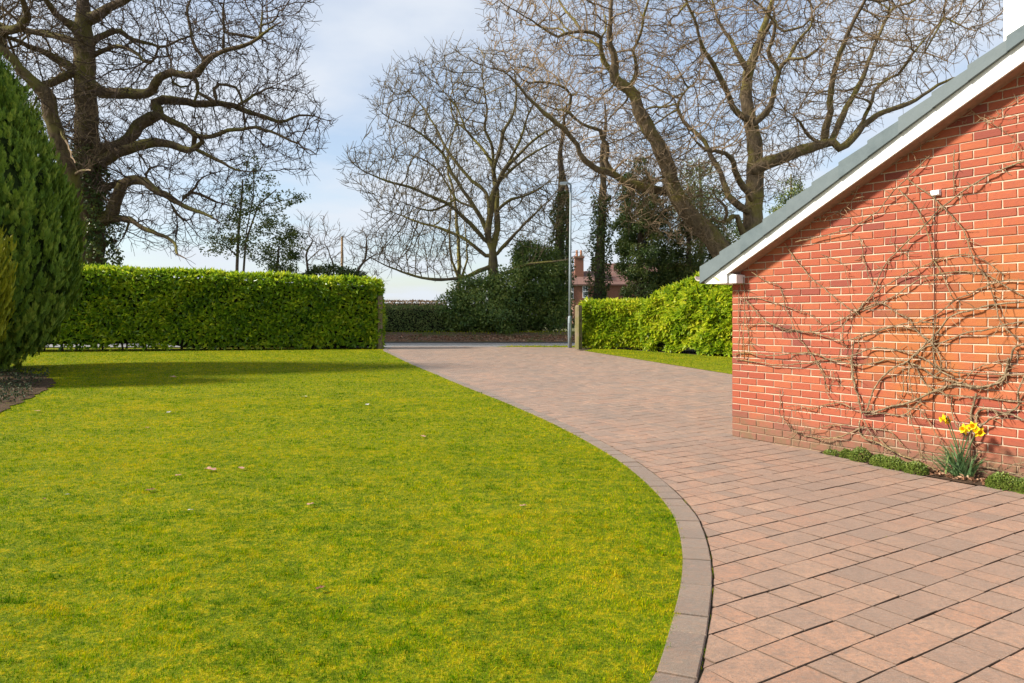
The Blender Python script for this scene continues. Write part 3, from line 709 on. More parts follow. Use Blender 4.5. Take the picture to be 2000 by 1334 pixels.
# ------------------------------------------------------------------ conifers: upright sprays on a tapering body
def conifer(name, label, px, Y, prof, nsp, mat, L, seed, tilt=.35):
    x = (px - CX) / F_PX * Y; zg = g(Y); root = empty(name, (x, Y, zg)); tag(root, label, 'conifer')
    prof = sorted(prof); zs = np.array([p[0] for p in prof]); rs = np.array([p[1] for p in prof])
    # sprays spread by surface area
    zz = rng.uniform(zs.min(), zs.max(), nsp * 3); rr = np.interp(zz, zs, rs); k = rng.random(nsp * 3) < rr / rs.max(); zz, rr = zz[k][:nsp], rr[k][:nsp]; n = len(zz)
    npl = max(30, n // 20); pz_ = rng.choice(zz, npl); pa_ = rng.uniform(0, 2 * np.pi, npl); ps_ = rng.uniform(.6, 1.25, npl); pv_ = rng.normal(0, .16, npl)
    w_ = rng.integers(0, npl, n); tt = rng.uniform(-.55, .55, n); zz = pz_[w_] + tt * ps_[w_] * L * 4.2; rr = np.interp(zz, zs, rs)
    wid = L * 1.0 * ps_[w_] * np.sqrt(np.clip(1 - (tt / .56) ** 2, .02, 1)) * np.where(tt > 0, 1 - .8 * tt, 1)
    u_ = rng.uniform(-1, 1, n); a = pa_[w_] + u_ * wid / np.maximum(rr, .35); o = np.stack([np.cos(a), np.sin(a), 0 * a], 1)
    base = np.stack([x + 0 * a, Y + 0 * a, zg + zz], 1)
    lump = pv_[w_] * 2 + .3 * (1 - u_ ** 2)  # plume edges toned darker: shade between plumes put into the leaf colour
    rr2 = rr - .16 + .30 * np.sqrt(np.clip(1 - u_ ** 2, 0, 1)) * (.4 + .6 * ps_[w_]) + .16 * tt - rng.exponential(.07, n) + .35 * pv_[w_]
    c = base + o * rr2[:, None]
    d = unit(o * tilt + np.array([0, 0, 1.]) + randdir(n) * .3); nn = unit(o + randdir(n) * .5)
    # each spray: a fan of 9 little blades
    K = 9; Ps = []; Ds = []; Ns = []; Vr = []
    side = unit(np.cross(d, nn)); var0 = np.clip(.45 + .3 * lump + .18 * rng.normal(size=n), 0, 1)
    for i in range(K):
        f = i / (K - 1); sgn = 1 if i % 2 else -1
        Ps.append(c + d * (L * .75 * f)); Ds.append(d + side * sgn * (.75 - .55 * f) + randdir(n) * .12); Ns.append(nn + randdir(n) * .3); Vr.append(np.clip(var0 + .12 * rng.normal(size=n) + .16 * f - .05, 0, 1))
    leaves('foliage', np.concatenate(Ps), np.concatenate(Ds), np.concatenate(Ns), L * .55, L * .17, mat, root, .1, np.concatenate(Vr))
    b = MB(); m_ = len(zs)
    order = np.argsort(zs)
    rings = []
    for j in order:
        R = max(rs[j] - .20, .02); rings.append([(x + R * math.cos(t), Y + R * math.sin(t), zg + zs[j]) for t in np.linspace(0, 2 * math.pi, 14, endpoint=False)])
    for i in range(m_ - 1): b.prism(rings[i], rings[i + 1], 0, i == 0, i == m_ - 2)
    b.build('filler_core', CORE2, root)  # added filler solid, dark green to close the gaps between sprays
    b = MB(); b.tube([(x, Y, zg - .1), (x, Y, zg + .8)], [.16, .12], 8); b.build('trunk', BARK_THIN, root)
    return root
Yc = 17.0; pc = F_PX / Yc
prof = [(EYE - (y - HY) / pc - g(Yc), (xb + 40) / pc) for y, xb in ((35, -40), (75, -18), (125, 10), (200, 64), (290, 106), (380, 142), (480, 158), (560, 156), (620, 132), (670, 98), (700, 70), (716, 40))]
conifer('cypress_tree', 'tall dark green cypress with feathery upright sprays at the left edge', -40, Yc, [(z, max(r_ * .9 - .22, 0)) for z, r_ in prof], 20000, CONIF, .17, 2.)
Yc2 = 14.2; pc = F_PX / Yc2
prof = [(EYE - (y - HY) / pc - g(Yc2), (xb + 95) / pc) for y, xb in ((395, -90), (420, -20), (470, 6), (540, 22), (600, 20), (660, 10), (715, -20))]
conifer('golden_cypress', 'small golden yellow cypress in front of the tall dark one', -95, Yc2, [(z, max(r_ - .34, .05)) for z, r_ in prof], 3600, GOLDC, .19, 6.)

# ------------------------------------------------------------------ bare trees: traced limbs, then crowns filled by growth towards light
def resample(pts, rad, step):
    pts = np.asarray(pts, float); C = catmull(np.column_stack([pts, rad]), 6)
    s_ = np.concatenate([[0], np.cumsum(np.linalg.norm(np.diff(C[:, :3], axis=0), axis=1))]); n = max(2, int(s_[-1] / step) + 1)
    t = np.linspace(0, s_[-1], n); return np.stack([np.interp(t, s_, C[:, i]) for i in range(4)], 1)
class Tree:
    def __init__(s, step=.3): s.pos = []; s.par = []; s.fix = []; s.step = step
    def limb(s, pts, rad, jitter=.02):
        R = resample(pts, rad, s.step); p = -1
        if s.pos:
            A = np.array(s.pos); p = int(np.argmin(((A - R[0, :3]) ** 2).sum(1)))
            if np.linalg.norm(A[p] - R[0, :3]) < s.step * .6: R = R[1:]
        for i, r in enumerate(R):
            s.pos.append(r[:3] + rng.normal(0, jitter * .5, 3) * (i > 0)); s.par.append(p); s.fix.append(max(r[3], .006)); p = len(s.pos) - 1
    def grow(s, att, di, dk, iters=90, jit=.25, trop=(0, 0, .08), step=None, maxn=40000):
        step = step or s.step; pos = np.array(s.pos); par = list(s.par); trop = np.array(trop)
        att = np.array(att); N = len(att)
        def nearest(att, pts, off):
            bd = np.full(len(att), 1e9); bi = np.zeros(len(att), int)
            for k in range(0, len(pts), 1500):
                d = ((att[:, None, :] - pts[None, k:k + 1500]) ** 2).sum(2); j = d.argmin(1); dd = d[np.arange(len(att)), j]; m = dd < bd; bd[m] = dd[m]; bi[m] = j[m] + k + off
            return bd, bi
        bd, bi = nearest(att, pos, 0)
        P_ = list(pos); grown = {}
        for it in range(iters):
            alive = bd > dk * dk; att, bd, bi = att[alive], bd[alive], bi[alive]
            act = bd < di * di
            if not act.any() or len(P_) > maxn: break
            src = bi[act]; arr = np.array(P_)
            v = unit(att[act] - arr[src]); u, inv = np.unique(src, return_inverse=True)
            acc = np.zeros((len(u), 3)); np.add.at(acc, inv, v)
            acc = unit(acc) + rng.normal(0, jit, acc.shape) + trop; acc = unit(acc)
            new = arr[u] + acc * step; base = len(P_); ok = []
            for k, nd in enumerate(u):
                if grown.get(int(nd), 0) >= 3: continue
                grown[int(nd)] = grown.get(int(nd), 0) + 1; ok.append(k)
            if not ok:
                break
            ok = np.array(ok); P_.extend(new[ok]); par.extend(int(x) for x in u[ok])
            d2, i2 = nearest(att, new[ok], base); m = d2 < bd; bd[m] = d2[m]; bi[m] = i2[m]
        s.pos = P_; s.par = par; s.fix += [0.0] * (len(P_) - len(s.fix))
    def radii(s, tip=.007, ex=2.12):
        n = len(s.pos); par = np.array(s.par); acc = np.zeros(n); kids = np.zeros(n, int)
        for i in range(n):
            if par[i] >= 0: kids[par[i]] += 1
        r = np.zeros(n)
        for i in range(n - 1, -1, -1):
            r[i] = tip if acc[i] == 0 else acc[i] ** (1 / ex)
            if s.fix[i] > 0: r[i] = s.fix[i]
            if par[i] >= 0: acc[par[i]] += min(r[i], .5) ** ex
        for i in range(n):                        # children never thicker than what carries them
            p = par[i]
            if p >= 0 and s.fix[i] == 0: r[i] = min(r[i], r[p] * .85 if s.fix[p] > 0 else r[p])
        s.rad = r; s.kids = kids; return r
    def twigs(s, per, length, seg=3, maxr=.03, rad=.0055, up=.15, spread=.8, zone=None):
        pos = np.array(s.pos); par = np.array(s.par); r = s.rad
        idx = np.where((r < maxr) & (par >= 0))[0]
        if zone is not None: idx = idx[zone(pos[idx])]
        idx = np.repeat(idx, rng.poisson(per, len(idx))); n = len(idx)
        if n == 0: return
        d = unit(unit(pos[idx] - pos[par[idx]]) + randdir(n) * spread + np.array([0, 0, up]))
        cur = idx.copy(); p = pos[idx]; L = length * rng.uniform(.5, 1.4, n) / seg; P_ = [pos]; pr = [par]; rr = [r]; base = len(pos)
        for k in range(seg):
            d = unit(d + randdir(n) * .24 + np.array([0, 0, .05])); p = p + d * L[:, None]
            P_.append(p); pr.append(cur); rr.append(np.full(n, rad * (1 - .22 * k))); cur = np.arange(base, base + n); base += n
        s.pos = np.concatenate(P_); s.par = np.concatenate(pr); s.rad = np.concatenate(rr)
    def mesh(s, thr, k_thick=8, k_thin=3):
        pos = np.array(s.pos); par = np.array(s.par); r = s.rad; n = len(pos)
        # main child
        order = np.argsort(r, kind='stable'); main = np.full(n, -1); ch = order[par[order] >= 0]; main[par[ch]] = ch
        cont = np.zeros(n, bool); hp = par >= 0; cont[hp] = main[par[hp]] == np.where(hp)[0]
        nxt = np.where(main >= 0, main, np.arange(n)); prv = np.where(hp, par, np.arange(n)); T = unit(pos[nxt] - pos[prv])
        ref = unit(np.array([.23, 1., .11])); out = []
        def ring(c, t, rad, k):
            A = unit(np.cross(t, ref)); B = np.cross(t, A); a = np.arange(k) * 2 * np.pi / k
            return c[:, None] + (A[:, None] * np.cos(a)[None, :, None] + B[:, None] * np.sin(a)[None, :, None]) * rad[:, None, None]
        for sel, k in ((hp & (r >= thr), k_thick), (hp & (r < thr), k_thin)):
            e = np.where(sel)[0]
            if len(e) == 0: out.append(None); continue
            st_c = pos[par[e]]; st_t = np.where(cont[e][:, None], T[par[e]], unit(pos[e] - pos[par[e]])); st_r = np.where(cont[e], r[par[e]], np.minimum(r[e] * 1.2, r[par[e]])); 
            if k == k_thin: st_r = np.minimum(st_r, r[e] * 1.25)
            # lumpy bark on the thick wood
            R0 = ring(st_c, st_t, st_r, k); R1 = ring(pos[e], T[e], r[e], k)
            if k == k_thick:
                used, inv = np.unique(np.concatenate([par[e][cont[e]], e]), return_inverse=True)
                Vn = ring(pos[used], T[used], r[used], k)
                wn_ = wob(Vn.reshape(-1, 3), 2.2, 1.).reshape(len(used), k); Vn = pos[used][:, None] + (Vn - pos[used][:, None]) * (1 + .16 * wn_[..., None])
                nc = ~cont[e]; Vs = R0[nc]; V = np.concatenate([Vn.reshape(-1, 3), Vs.reshape(-1, 3)])
                mp_ = -np.ones(n, int); mp_[used] = np.arange(len(used)); a0 = np.zeros(len(e), int); a0[cont[e]] = mp_[par[e][cont[e]]]; a0[nc] = len(used) + np.arange(nc.sum()); a1 = mp_[e]
            else:
                V = np.concatenate([R0.reshape(-1, 3), R1.reshape(-1, 3)]); a0 = np.arange(len(e)); a1 = len(e) + np.arange(len(e))
            j = np.arange(k); jn = (j + 1) % k
            Fq = np.stack([a0[:, None] * k + j, a0[:, None] * k + jn, a1[:, None] * k + jn, a1[:, None] * k + j], 2).reshape(-1, 4)
            out.append((V, Fq))
        return out
    def build(s, name, label, bark, twig, thr=.035, cat='tree', group=None):
        b = np.array(s.pos)[0]; root = empty(name, (b[0], b[1], g(b[1]))); tag(root, label, cat, group)
        a, t = s.mesh(thr)
        if a: link('trunk', mesh_np('trunk', a[0], a[1], True), bark, root)
        if t: o = link('crown', mesh_np('crown', t[0], t[1], False), twig, root); o['kind'] = 'stuff'
        return root
def in_poly(poly, n, Y0, D, seed=None, pw=.6):
    """random points in a volume: an outline on the plane Y0, thick in the middle and thin at its rim"""
    poly = np.array(poly, float); lo, hi = poly.min(0), poly.max(0); out = []
    cx, cy = poly.mean(0)
    while len(out) < n:
        q = rng.uniform(lo, hi, (4000, 2)); ins = np.zeros(len(q), bool); j = len(poly) - 1
        for i in range(len(poly)):
            xi, yi = poly[i]; xj, yj = poly[j]
            c = ((yi > q[:, 1]) != (yj > q[:, 1])) & (q[:, 0] < (xj - xi) * (q[:, 1] - yi) / (yj - yi + 1e-9) + xi); ins ^= c; j = i
        q = q[ins]
        # distance to rim -> thickness
        dmin = np.full(len(q), 1e9)
        for i in range(len(poly)):
            a, b = poly[i], poly[(i + 1) % len(poly)]; ab = b - a; t = np.clip(((q - a) @ ab) / (ab @ ab), 0, 1); dmin = np.minimum(dmin, np.linalg.norm(q - a - ab * t[:, None], axis=1))
        th = D * np.clip(dmin / 130, .12, 1) ** pw; dyy = rng.uniform(-1, 1, len(q)) * th
        for (x, y), d in zip(q, dyy): out.append(P(x, y, Y0) + np.array([0, d, 0]))
    return np.array(out[:n])
def traced(tree, limbs, Y0, ox, oy, sc, jitter=.03, fat=1.0):
    for pts, r0, r1, dyy in limbs:
        n = len(pts); rs = [r0 + (r1 * .6 - r0) * (i / (n - 1)) ** .95 for i in range(n)]
        W = [P(ox + x / sc, oy + y / sc, Y0 + dyy * (i / (n - 1)) ** 1.2) for i, (x, y) in enumerate(pts)]
        tree.limb(W, [max(.008, fat * r / sc / F_PX * Y0) for r in rs], jitter)
def ivy(root, path, rad, n, L=.10, lump=.5, mat=IVY, seed=0.):
    path = np.array(path, float); seg = np.linalg.norm(np.diff(path, axis=0), axis=1); s_ = np.concatenate([[0], np.cumsum(seg)])
    t = rng.uniform(0, s_[-1], n); c = np.stack([np.interp(t, s_, path[:, i]) for i in range(3)], 1); R = np.interp(t, s_, rad)
    a = rng.uniform(0, 2 * np.pi, n); o = np.stack([np.cos(a), np.sin(a), 0 * a], 1)
    q = c + o * R[:, None]; R = R * (1 + lump * wob(q, 1.6, seed) + .25 * wob(q, 5, seed)) - rng.exponential(.06, n)
    p = c + o * R[:, None]; d = o * .5 + randdir(n) * .7 + np.array([0, 0, -.25]); nn = o + randdir(n) * .5 + np.array([0, 0, .3])
    leaves('ivy', p, d, nn, L, L * .8, mat, root, .15, np.clip(.42 + .3 * wob(p, 2.0, seed) + .2 * rng.normal(size=n), 0, 1))

# ---- great oak, left
Y0 = 31.0; oak = Tree(.32); S1 = 2.383
oak.limb([P(178, 640, Y0), P(178, 540, Y0), P(176, 420, Y0), P(171, 300, Y0), P(168, 200, Y0), P(165, 105, Y0), P(164, 60, Y0), P(163, 10, Y0), P(160, -60, Y0), P(166, -130, Y0)],
         [.62, .58, .50, .46, .43, .40, .34, .26, .17, .10], .01)
traced(oak, [
    ([(420, 90), (450, 75), (500, 40), (590, -5), (680, -60), (790, -110)], 26, 8, -2),
    ([(395, 275), (385, 200), (335, 115), (275, 82), (232, 30), (205, -40), (190, -130)], 22, 9, -2.5),
    ([(425, 265), (500, 226), (560, 216), (620, 240), (690, 296), (722, 270), (790, 262)], 11, 4, -3),
    ([(430, 200), (480, 160), (560, 145), (610, 182), (700, 203), (760, 216), (850, 180), (930, 160)], 14, 4, 3),
    ([(420, 385), (480, 435), (560, 432), (640, 436), (700, 428), (730, 370), (790, 342), (850, 346), (910, 346), (950, 300), (1010, 252), (1060, 229), (1130, 214), (1200, 180), (1250, 140), (1310, 100)], 24, 5, -3.5),
    ([(790, 345), (812, 390), (870, 405), (890, 372)], 8, 4, .5),
    ([(895, 348), (925, 410), (905, 472)], 10, 8, 0),
    ([(950, 300), (940, 265), (900, 200), (885, 130), (870, 50), (900, -30), (930, -110)], 9, 4, 1.5),
    ([(1040, 235), (1042, 130), (1040, 20), (1060, -60)], 7, 3, -1),
    ([(1205, 180), (1222, 80), (1220, -20)], 6, 3, 1),
    ([(470, 700), (540, 690), (600, 650), (640, 590), (700, 550), (742, 530), (720, 480), (780, 465), (860, 475), (930, 485), (1010, 480), (1100, 495), (1150, 520), (1240, 545), (1310, 570), (1380, 540), (1450, 540), (1530, 562)], 30, 4, 3),
    ([(735, 535), (790, 560), (850, 590), (900, 620), (940, 640), (1000, 630), (1060, 605), (1130, 600), (1200, 595), (1280, 620), (1350, 650), (1420, 690), (1470, 720)], 13, 4, -2),
    ([(1010, 480), (1000, 400), (1080, 400), (1112, 432), (1130, 500), (1140, 590)], 8, 6, 1),
    ([(1100, 495), (1180, 445), (1260, 410), (1340, 420)], 7, 3, 2),
    ([(450, 770), (540, 715), (600, 695), (680, 670), (760, 665), (850, 690), (900, 690), (940, 660), (932, 635)], 26, 12, -1.5),
    ([(900, 690), (960, 720), (1040, 760), (1100, 790), (1180, 800)], 9, 4, -1),
    ([(450, 1040), (515, 1000), (545, 920), (570, 862), (620, 835), (680, 850), (720, 885), (790, 920), (840, 950), (900, 980), (960, 1000), (1020, 1030)], 27, 5, -3),
    ([(500, 870), (550, 850), (600, 836)], 16, 14, 0),
    ([(840, 950), (880, 900), (960, 915), (1010, 940), (1080, 960)], 9, 4, 1),
    ([(880, 900), (915, 870), (925, 840), (980, 810), (1060, 790)], 6, 3, 1),
    ([(790, 935), (830, 1000), (870, 1030), (900, 1000)], 7, 3, -1),
    ([(690, 850), (680, 800), (740, 770), (800, 790)], 7, 3, 0),
    ([(470, 1030), (540, 1020), (600, 1020), (640, 1045), (720, 1085), (780, 1105), (820, 1140), (822, 1180), (865, 1202)], 14, 4, -3.5),
    ([(600, 1035), (582, 1090), (540, 1150)], 7, 3, -.5),
    ([(385, 215), (300, 180), (200, 155), (110, 140), (20, 120), (-80, 60)], 18, 8, 2),
    ([(385, 350), (290, 290), (200, 240), (120, 210), (60, 180), (-40, 150)], 19, 8, -2.5),
    ([(385, 345), (340, 340), (270, 370), (200, 395), (150, 398)], 20, 16, -1),
], Y0, 0, 0, S1, .03, 1.18)
env = [(-160, -170), (640, -170), (600, 40), (592, 150), (652, 225), (628, 290), (590, 345), (500, 325), (455, 420), (400, 470), (345, 505), (240, 480), (215, 420), (130, 330), (40, 300), (-160, 300)]
oak.grow(in_poly(env, 12000, Y0, 5.0), 2.6, .31, 90, .15, (0, 0, .03), .28, 30000)
oak.grow(in_poly([(90, 220), (215, 230), (215, 370), (100, 360)], 700, 30.2, 1.6), 1.6, .25, 40, .5, (0, 0, -.05), .2, 34000)
oak.radii(.010); oak.twigs(1.5, .42, 2, .03, .0085, .08, .75)
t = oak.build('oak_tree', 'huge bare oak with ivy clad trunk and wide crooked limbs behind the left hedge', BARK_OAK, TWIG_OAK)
ivy(t, [P(178, 640, Y0), P(178, 500, Y0), P(178, 400, Y0), P(174, 340, Y0), P(172, 280, Y0)], [1.0, .95, .8, .62, .5], 7500, .13, .3, IVY, 3.)
# ---- second oak trunk leaning out behind the cypress
Y0 = 29.0; o2 = Tree(.32)
traced(o2, [
    ([(345, 1480), (345, 1100), (330, 830), (290, 720), (245, 560), (215, 440), (165, 392), (110, 340), (60, 280), (5, 225), (-60, 190)], 46, 24, -2),
    ([(10, 230), (0, 150), (60, 140), (110, 110), (130, 70), (112, 20), (100, -40), (120, -130)], 26, 14, -2.5),
    ([(330, 830), (370, 800), (420, 790)], 10, 5, -2), ([(245, 560), (300, 640), (350, 760)], 7, 4, -3),
], Y0, 0, 0, S1)
o2.grow(in_poly([(-120, -120), (110, -120), (150, 60), (215, 200), (215, 330), (150, 330), (100, 260), (40, 140), (-120, 120)], 1300, Y0, 3.2), 2.4, .42, 60, .42, (0, 0, .0), .27, 6000)
o2.radii(.010); o2.twigs(1.15, .55, 3, .03, .0085, .0, .9)
o2.build('oak_tree', 'reddish brown bare oak leaning left between the cypress and the huge oak', BARK_OAK, TWIG_OAK2)

# ---- sycamore in the middle, across the road
Y0 = 36.0; sy = Tree(.32)
traced(sy, [
    ([(772, 1540), (772, 1330), (770, 1230), (766, 1160)], 36, 29, 0),
    ([(766, 1160), (745, 1090), (760, 980), (772, 900), (795, 850), (830, 780), (880, 730), (960, 650), (1040, 600), (1090, 560)], 19, 4, -1.5),
    ([(766, 1160), (790, 1060), (785, 960), (790, 900), (772, 800), (800, 700), (822, 600), (860, 540), (880, 440), (870, 330), (880, 260)], 17, 3, 1.5),
    ([(748, 1140), (700, 1080), (640, 1020), (560, 950), (470, 910), (380, 870), (300, 850), (220, 820), (140, 780), (105, 745)], 11, 3, -3),
    ([(752, 1110), (720, 1030), (680, 960), (620, 870), (570, 790), (540, 720), (480, 660), (400, 600), (330, 570), (255, 530)], 12, 3, -1),
    ([(745, 1080), (752, 1000), (740, 900), (670, 840), (600, 760), (550, 690), (510, 610), (470, 540), (420, 470), (370, 420), (325, 365)], 11, 3, 2),
    ([(775, 800), (740, 720), (690, 660), (640, 600), (590, 560), (570, 470), (582, 400), (560, 300)], 8, 3, 3),
    ([(774, 760), (760, 660), (730, 600), (742, 520), (730, 430), (720, 320), (740, 240)], 8, 3, -2),
    ([(735, 1190), (650, 1120), (590, 1090), (520, 1060), (440, 1040), (360, 1010), (280, 980), (215, 960)], 9, 3, 2),
    ([(755, 1240), (720, 1255), (640, 1290), (560, 1300), (480, 1300), (390, 1280), (310, 1250), (240, 1220), (180, 1190)], 11, 3, -3.5),
    ([(790, 1180), (860, 1100), (940, 1020), (1000, 960), (1065, 905)], 9, 3, -2),
    ([(790, 980), (850, 930), (920, 910), (1000, 870), (1080, 800)], 9, 3, 2),
    ([(800, 840), (880, 770), (960, 710), (1040, 670), (1095, 640)], 8, 3, 1),
    ([(785, 1290), (850, 1260), (930, 1230), (1010, 1220), (1110, 1210), (1190, 1188)], 8, 3, -4),
    ([(680, 960), (600, 930), (520, 800), (440, 740), (360, 720), (270, 740)], 6, 3, 1), ([(560, 950), (480, 980), (400, 960), (300, 920)], 6, 3, -1),
    ([(830, 780), (900, 640), (930, 540), (980, 440), (1000, 380)], 7, 3, -1), ([(640, 600), (600, 500), (520, 400), (480, 300)], 5, 3, 1),
], Y0, 640, 0, S1, .02)
sc = lambda L: [(640 + x / S1, y / S1) for x, y in L]
env = sc([(90, 735), (65, 850), (190, 950), (190, 1195), (300, 1275), (560, 1290), (760, 1150), (1010, 1210), (1120, 1000), (1150, 720), (1080, 420), (900, 230), (760, 225), (600, 200), (420, 280), (265, 330), (185, 480), (265, 640), (110, 690)])
sy.grow(in_poly(env, 12500, Y0, 4.5), 2.2, .31, 90, .07, (0, 0, .14), .28, 32000)
sy.radii(.010); sy.twigs(1.2, .45, 2, .03, .0085, .5, .45)
sy.build('sycamore_tree', 'bare spreading sycamore with lit greenish trunk in the centre across the road', BARK_SYC, TWIG_SYC)
# ---- slim pair of stems behind it
Y0 = 42.0; sl = Tree(.35)
traced(sl, [([(612, 1420), (612, 1250), (602, 1050), (585, 900), (560, 800), (565, 700), (600, 560), (610, 480)], 11, 3, 1), ([(612, 1300), (575, 1200), (566, 1100), (572, 900), (530, 780)], 7, 3, -1), ([(612, 1320), (650, 1200), (640, 1080), (630, 980)], 6, 3, 0)], Y0, 640, 0, S1)
sl.grow(in_poly(sc([(480, 1200), (700, 1200), (720, 800), (640, 460), (540, 520), (450, 800)]), 700, Y0, 2.5), 2.4, .5, 50, .25, (0, 0, .1), .32, 4000)
sl.radii(.010); sl.twigs(.9, .6, 3, .03, .0085, .3, .6)
sl.build('slender_tree', 'slim pale multi stemmed bare tree just left of the sycamore trunk', BARK_SYC, TWIG_SYC)

# ---- ivy clad trunks right of the sycamore
def ivy_tree(label, stem, r0, r1, Y0, env, natt, ivyspan, ivyrad, nivy, seed):
    T = Tree(.32); T.limb([P(x, y, Y0) for x, y in stem], np.linspace(r0, r1, len(stem)), .01)
    T.grow(in_poly(env, natt, Y0, 2.6), 2.6, .5, 50, .3, (0, 0, .08), .3, 5000); T.radii(.010); T.twigs(1.1, .55, 3, .03, .0085, .2, .7)
    o = T.build('ivy_clad_tree', label, BARK_THIN, TWIG_OAK2)
    if nivy:
        c = catmull(np.array([P(x, y, Y0) for x, y in stem]), 6); z = c[:, 2]; z1, z0 = [EYE - (v - HY) / F_PX * Y0 for v in ivyspan]
        k = (z >= z0) & (z <= z1); pth = c[k]
        ivy(o, pth, np.interp(np.linspace(0, 1, len(pth)), np.linspace(0, 1, len(ivyrad)), ivyrad), nivy, .11, .45, IVY, seed)
    return o
ivy_tree('tall slim tree with ivy covered trunk immediately left of the lamp post', [(1092, 640), (1093, 520), (1094, 430), (1097, 350), (1094, 300), (1101, 250), (1099, 200)], .30, .025, 38.0, [(1010, 110), (1180, 90), (1190, 300), (1160, 520), (1040, 480), (1010, 300)], 900, (365, 640), [.85, .6, .45, .3], 5200, 1.)
ivy_tree('thin dark leafless trunk directly behind the lamp post', [(1108, 640), (1109, 520), (1109, 390), (1103, 350), (1095, 300)], .17, .06, 40.0, [(1070, 250), (1150, 250), (1150, 420), (1080, 420)], 200, (0, 1), [1], 0, 1.)
ivy_tree('ivy wrapped straight trunk in front of the distant brick house', [(1170, 650), (1171, 520), (1175, 430), (1178, 340), (1176, 300), (1183, 240), (1180, 190)], .28, .03, 37.0, [(1110, 20), (1260, 0), (1270, 300), (1230, 500), (1130, 520), (1120, 250)], 800, (372, 640), [.55, .5, .46, .36], 4200, 7.)

# ---- twin-stemmed great oak on the right
Y0 = 30.5; ro = Tree(.32); X2 = -600                        # crop2 x = crop3 x + 1430
traced(ro, [
    ([(520, 1620), (500, 1400), (470, 1290), (400, 1160), (320, 1070), (240, 980), (180, 890), (150, 780), (110, 680), (60, 590), (20, 520), (-15, 430), (-90, 370), (-100, 320), (-90, 280), (-110, 230), (-120, 160), (-110, 80), (-110, 0), (-100, -120)], 56, 8, -2),
    ([(500, 1420), (540, 1250), (545, 1050), (560, 850), (560, 700), (545, 590), (520, 480), (525, 370), (545, 290), (580, 200), (610, 100), (630, 30), (645, -40), (640, -150)], 52, 8, 2),
    ([(-95, 350), (-140, 290), (-160, 230), (-160, 170), (-220, 150), (-300, 150), (-360, 170), (-410, 140), (-470, 100), (-540, 60), (-620, 10)], 12, 4, -2),
    ([(150, 890), (40, 870), (-40, 850), (-100, 810), (-170, 790), (-240, 740), (-280, 660), (-320, 610), (-380, 560), (-440, 510), (-510, 440), (-560, 380), (-600, 340), (-690, 310)], 20, 4, -4),
    ([(-100, 805), (-140, 740), (-120, 690), (-150, 650), (-160, 600), (-190, 600), (-260, 570), (-310, 520), (-370, 510), (-430, 480), (-470, 490)], 13, 4, -1.5),
    ([(-310, 520), (-300, 440), (-350, 400), (-430, 380), (-490, 385), (-550, 350), (-600, 250), (-630, 160)], 8, 3, -1.5),
    ([(-30, 430), (10, 330), (-10, 250), (30, 150), (50, 50), (70, -40), (60, -130)], 10, 4, -2),
    ([(535, 560), (470, 520), (430, 430), (390, 350), (360, 290), (310, 210), (280, 100), (240, 0), (220, -110)], 17, 5, -3),
    ([(525, 330), (480, 250), (450, 190), (400, 120), (370, 40), (350, -40)], 14, 6, 1),
    ([(550, 580), (630, 500), (650, 400), (670, 330), (620, 250), (640, 180), (650, 110), (600, 40), (540, -15), (500, -110)], 15, 5, -2),
    ([(668, 330), (710, 280), (790, 270), (850, 230), (905, 172)], 10, 5, -2), ([(715, 275), (760, 190), (820, 120), (820, 50), (810, -30)], 9, 4, 1), ([(645, 90), (680, 142), (740, 135), (800, 112), (832, 50), (870, 10)], 8, 4, -1),
    ([(565, 790), (640, 750), (700, 730), (780, 700), (860, 675), (920, 660), (960, 690), (1010, 650), (1060, 590), (1140, 530), (1220, 500), (1300, 470), (1400, 400), (1500, 360), (1600, 330)], 32, 4, -1),
    ([(880, 670), (888, 600), (910, 520), (910, 430), (930, 330), (960, 230), (1000, 130), (1050, 40), (1085, -30), (1120, -130)], 19, 6, -3),
    ([(915, 660), (940, 600), (980, 510), (1020, 440), (1060, 360), (1090, 280), (1120, 200), (1160, 110), (1200, 40), (1290, 10), (1380, -60)], 17, 5, 1.5),
    ([(1010, 650), (1060, 560), (1100, 480), (1130, 400), (1240, 330), (1300, 240), (1380, 150), (1440, 80), (1510, 15)], 10, 3, 3),
    ([(860, 672), (800, 620), (760, 560), (740, 540)], 9, 6, -2), ([(1100, 480), (1060, 460), (1000, 455)], 7, 4, -1),
    ([(545, 920), (500, 860), (470, 800), (450, 740), (380, 700), (330, 700), (270, 640)], 19, 6, -3),
    ([(520, 980), (440, 920), (410, 830), (360, 740), (320, 650), (240, 580), (200, 510), (220, 440), (290, 370), (310, 290)], 17, 4, 2.5),
    ([(500, 1080), (470, 1000), (420, 1040), (430, 980), (380, 920)], 16, 8, -1.5),
    ([(240, 980), (230, 930), (160, 850), (120, 840)], 18, 9, 1.5),
    ([(1300, 240), (1400, 260), (1480, 300)], 5, 3, -1), ([(1440, 80), (1560, 140), (1600, 135)], 5, 3, -1),
], Y0, 1240, 0, S1)
env = [(955, -150), (1985, -150), (1960, 60), (1830, 150), (1700, 250), (1600, 330), (1500, 400), (1420, 440), (1300, 470), (1180, 420), (1060, 230), (960, 140), (940, 60)]
ro.grow(in_poly(env, 16500, Y0, 5.0), 2.5, .31, 90, .13, (0, 0, .05), .28, 42000)
ro.grow(in_poly([(1190, 250), (1330, 250), (1400, 400), (1420, 480), (1330, 480), (1190, 400)], 2200, 29.6, 1.8), 1.8, .25, 45, .5, (0, 0, -.04), .2, 48000)
ro.radii(.010); ro.twigs(1.35, .42, 2, .03, .0085, .12, .75)
ro.build('oak_tree', 'great bare twin trunked oak rising behind the outbuilding roof', BARK_OAK2, TWIG_OAK2)

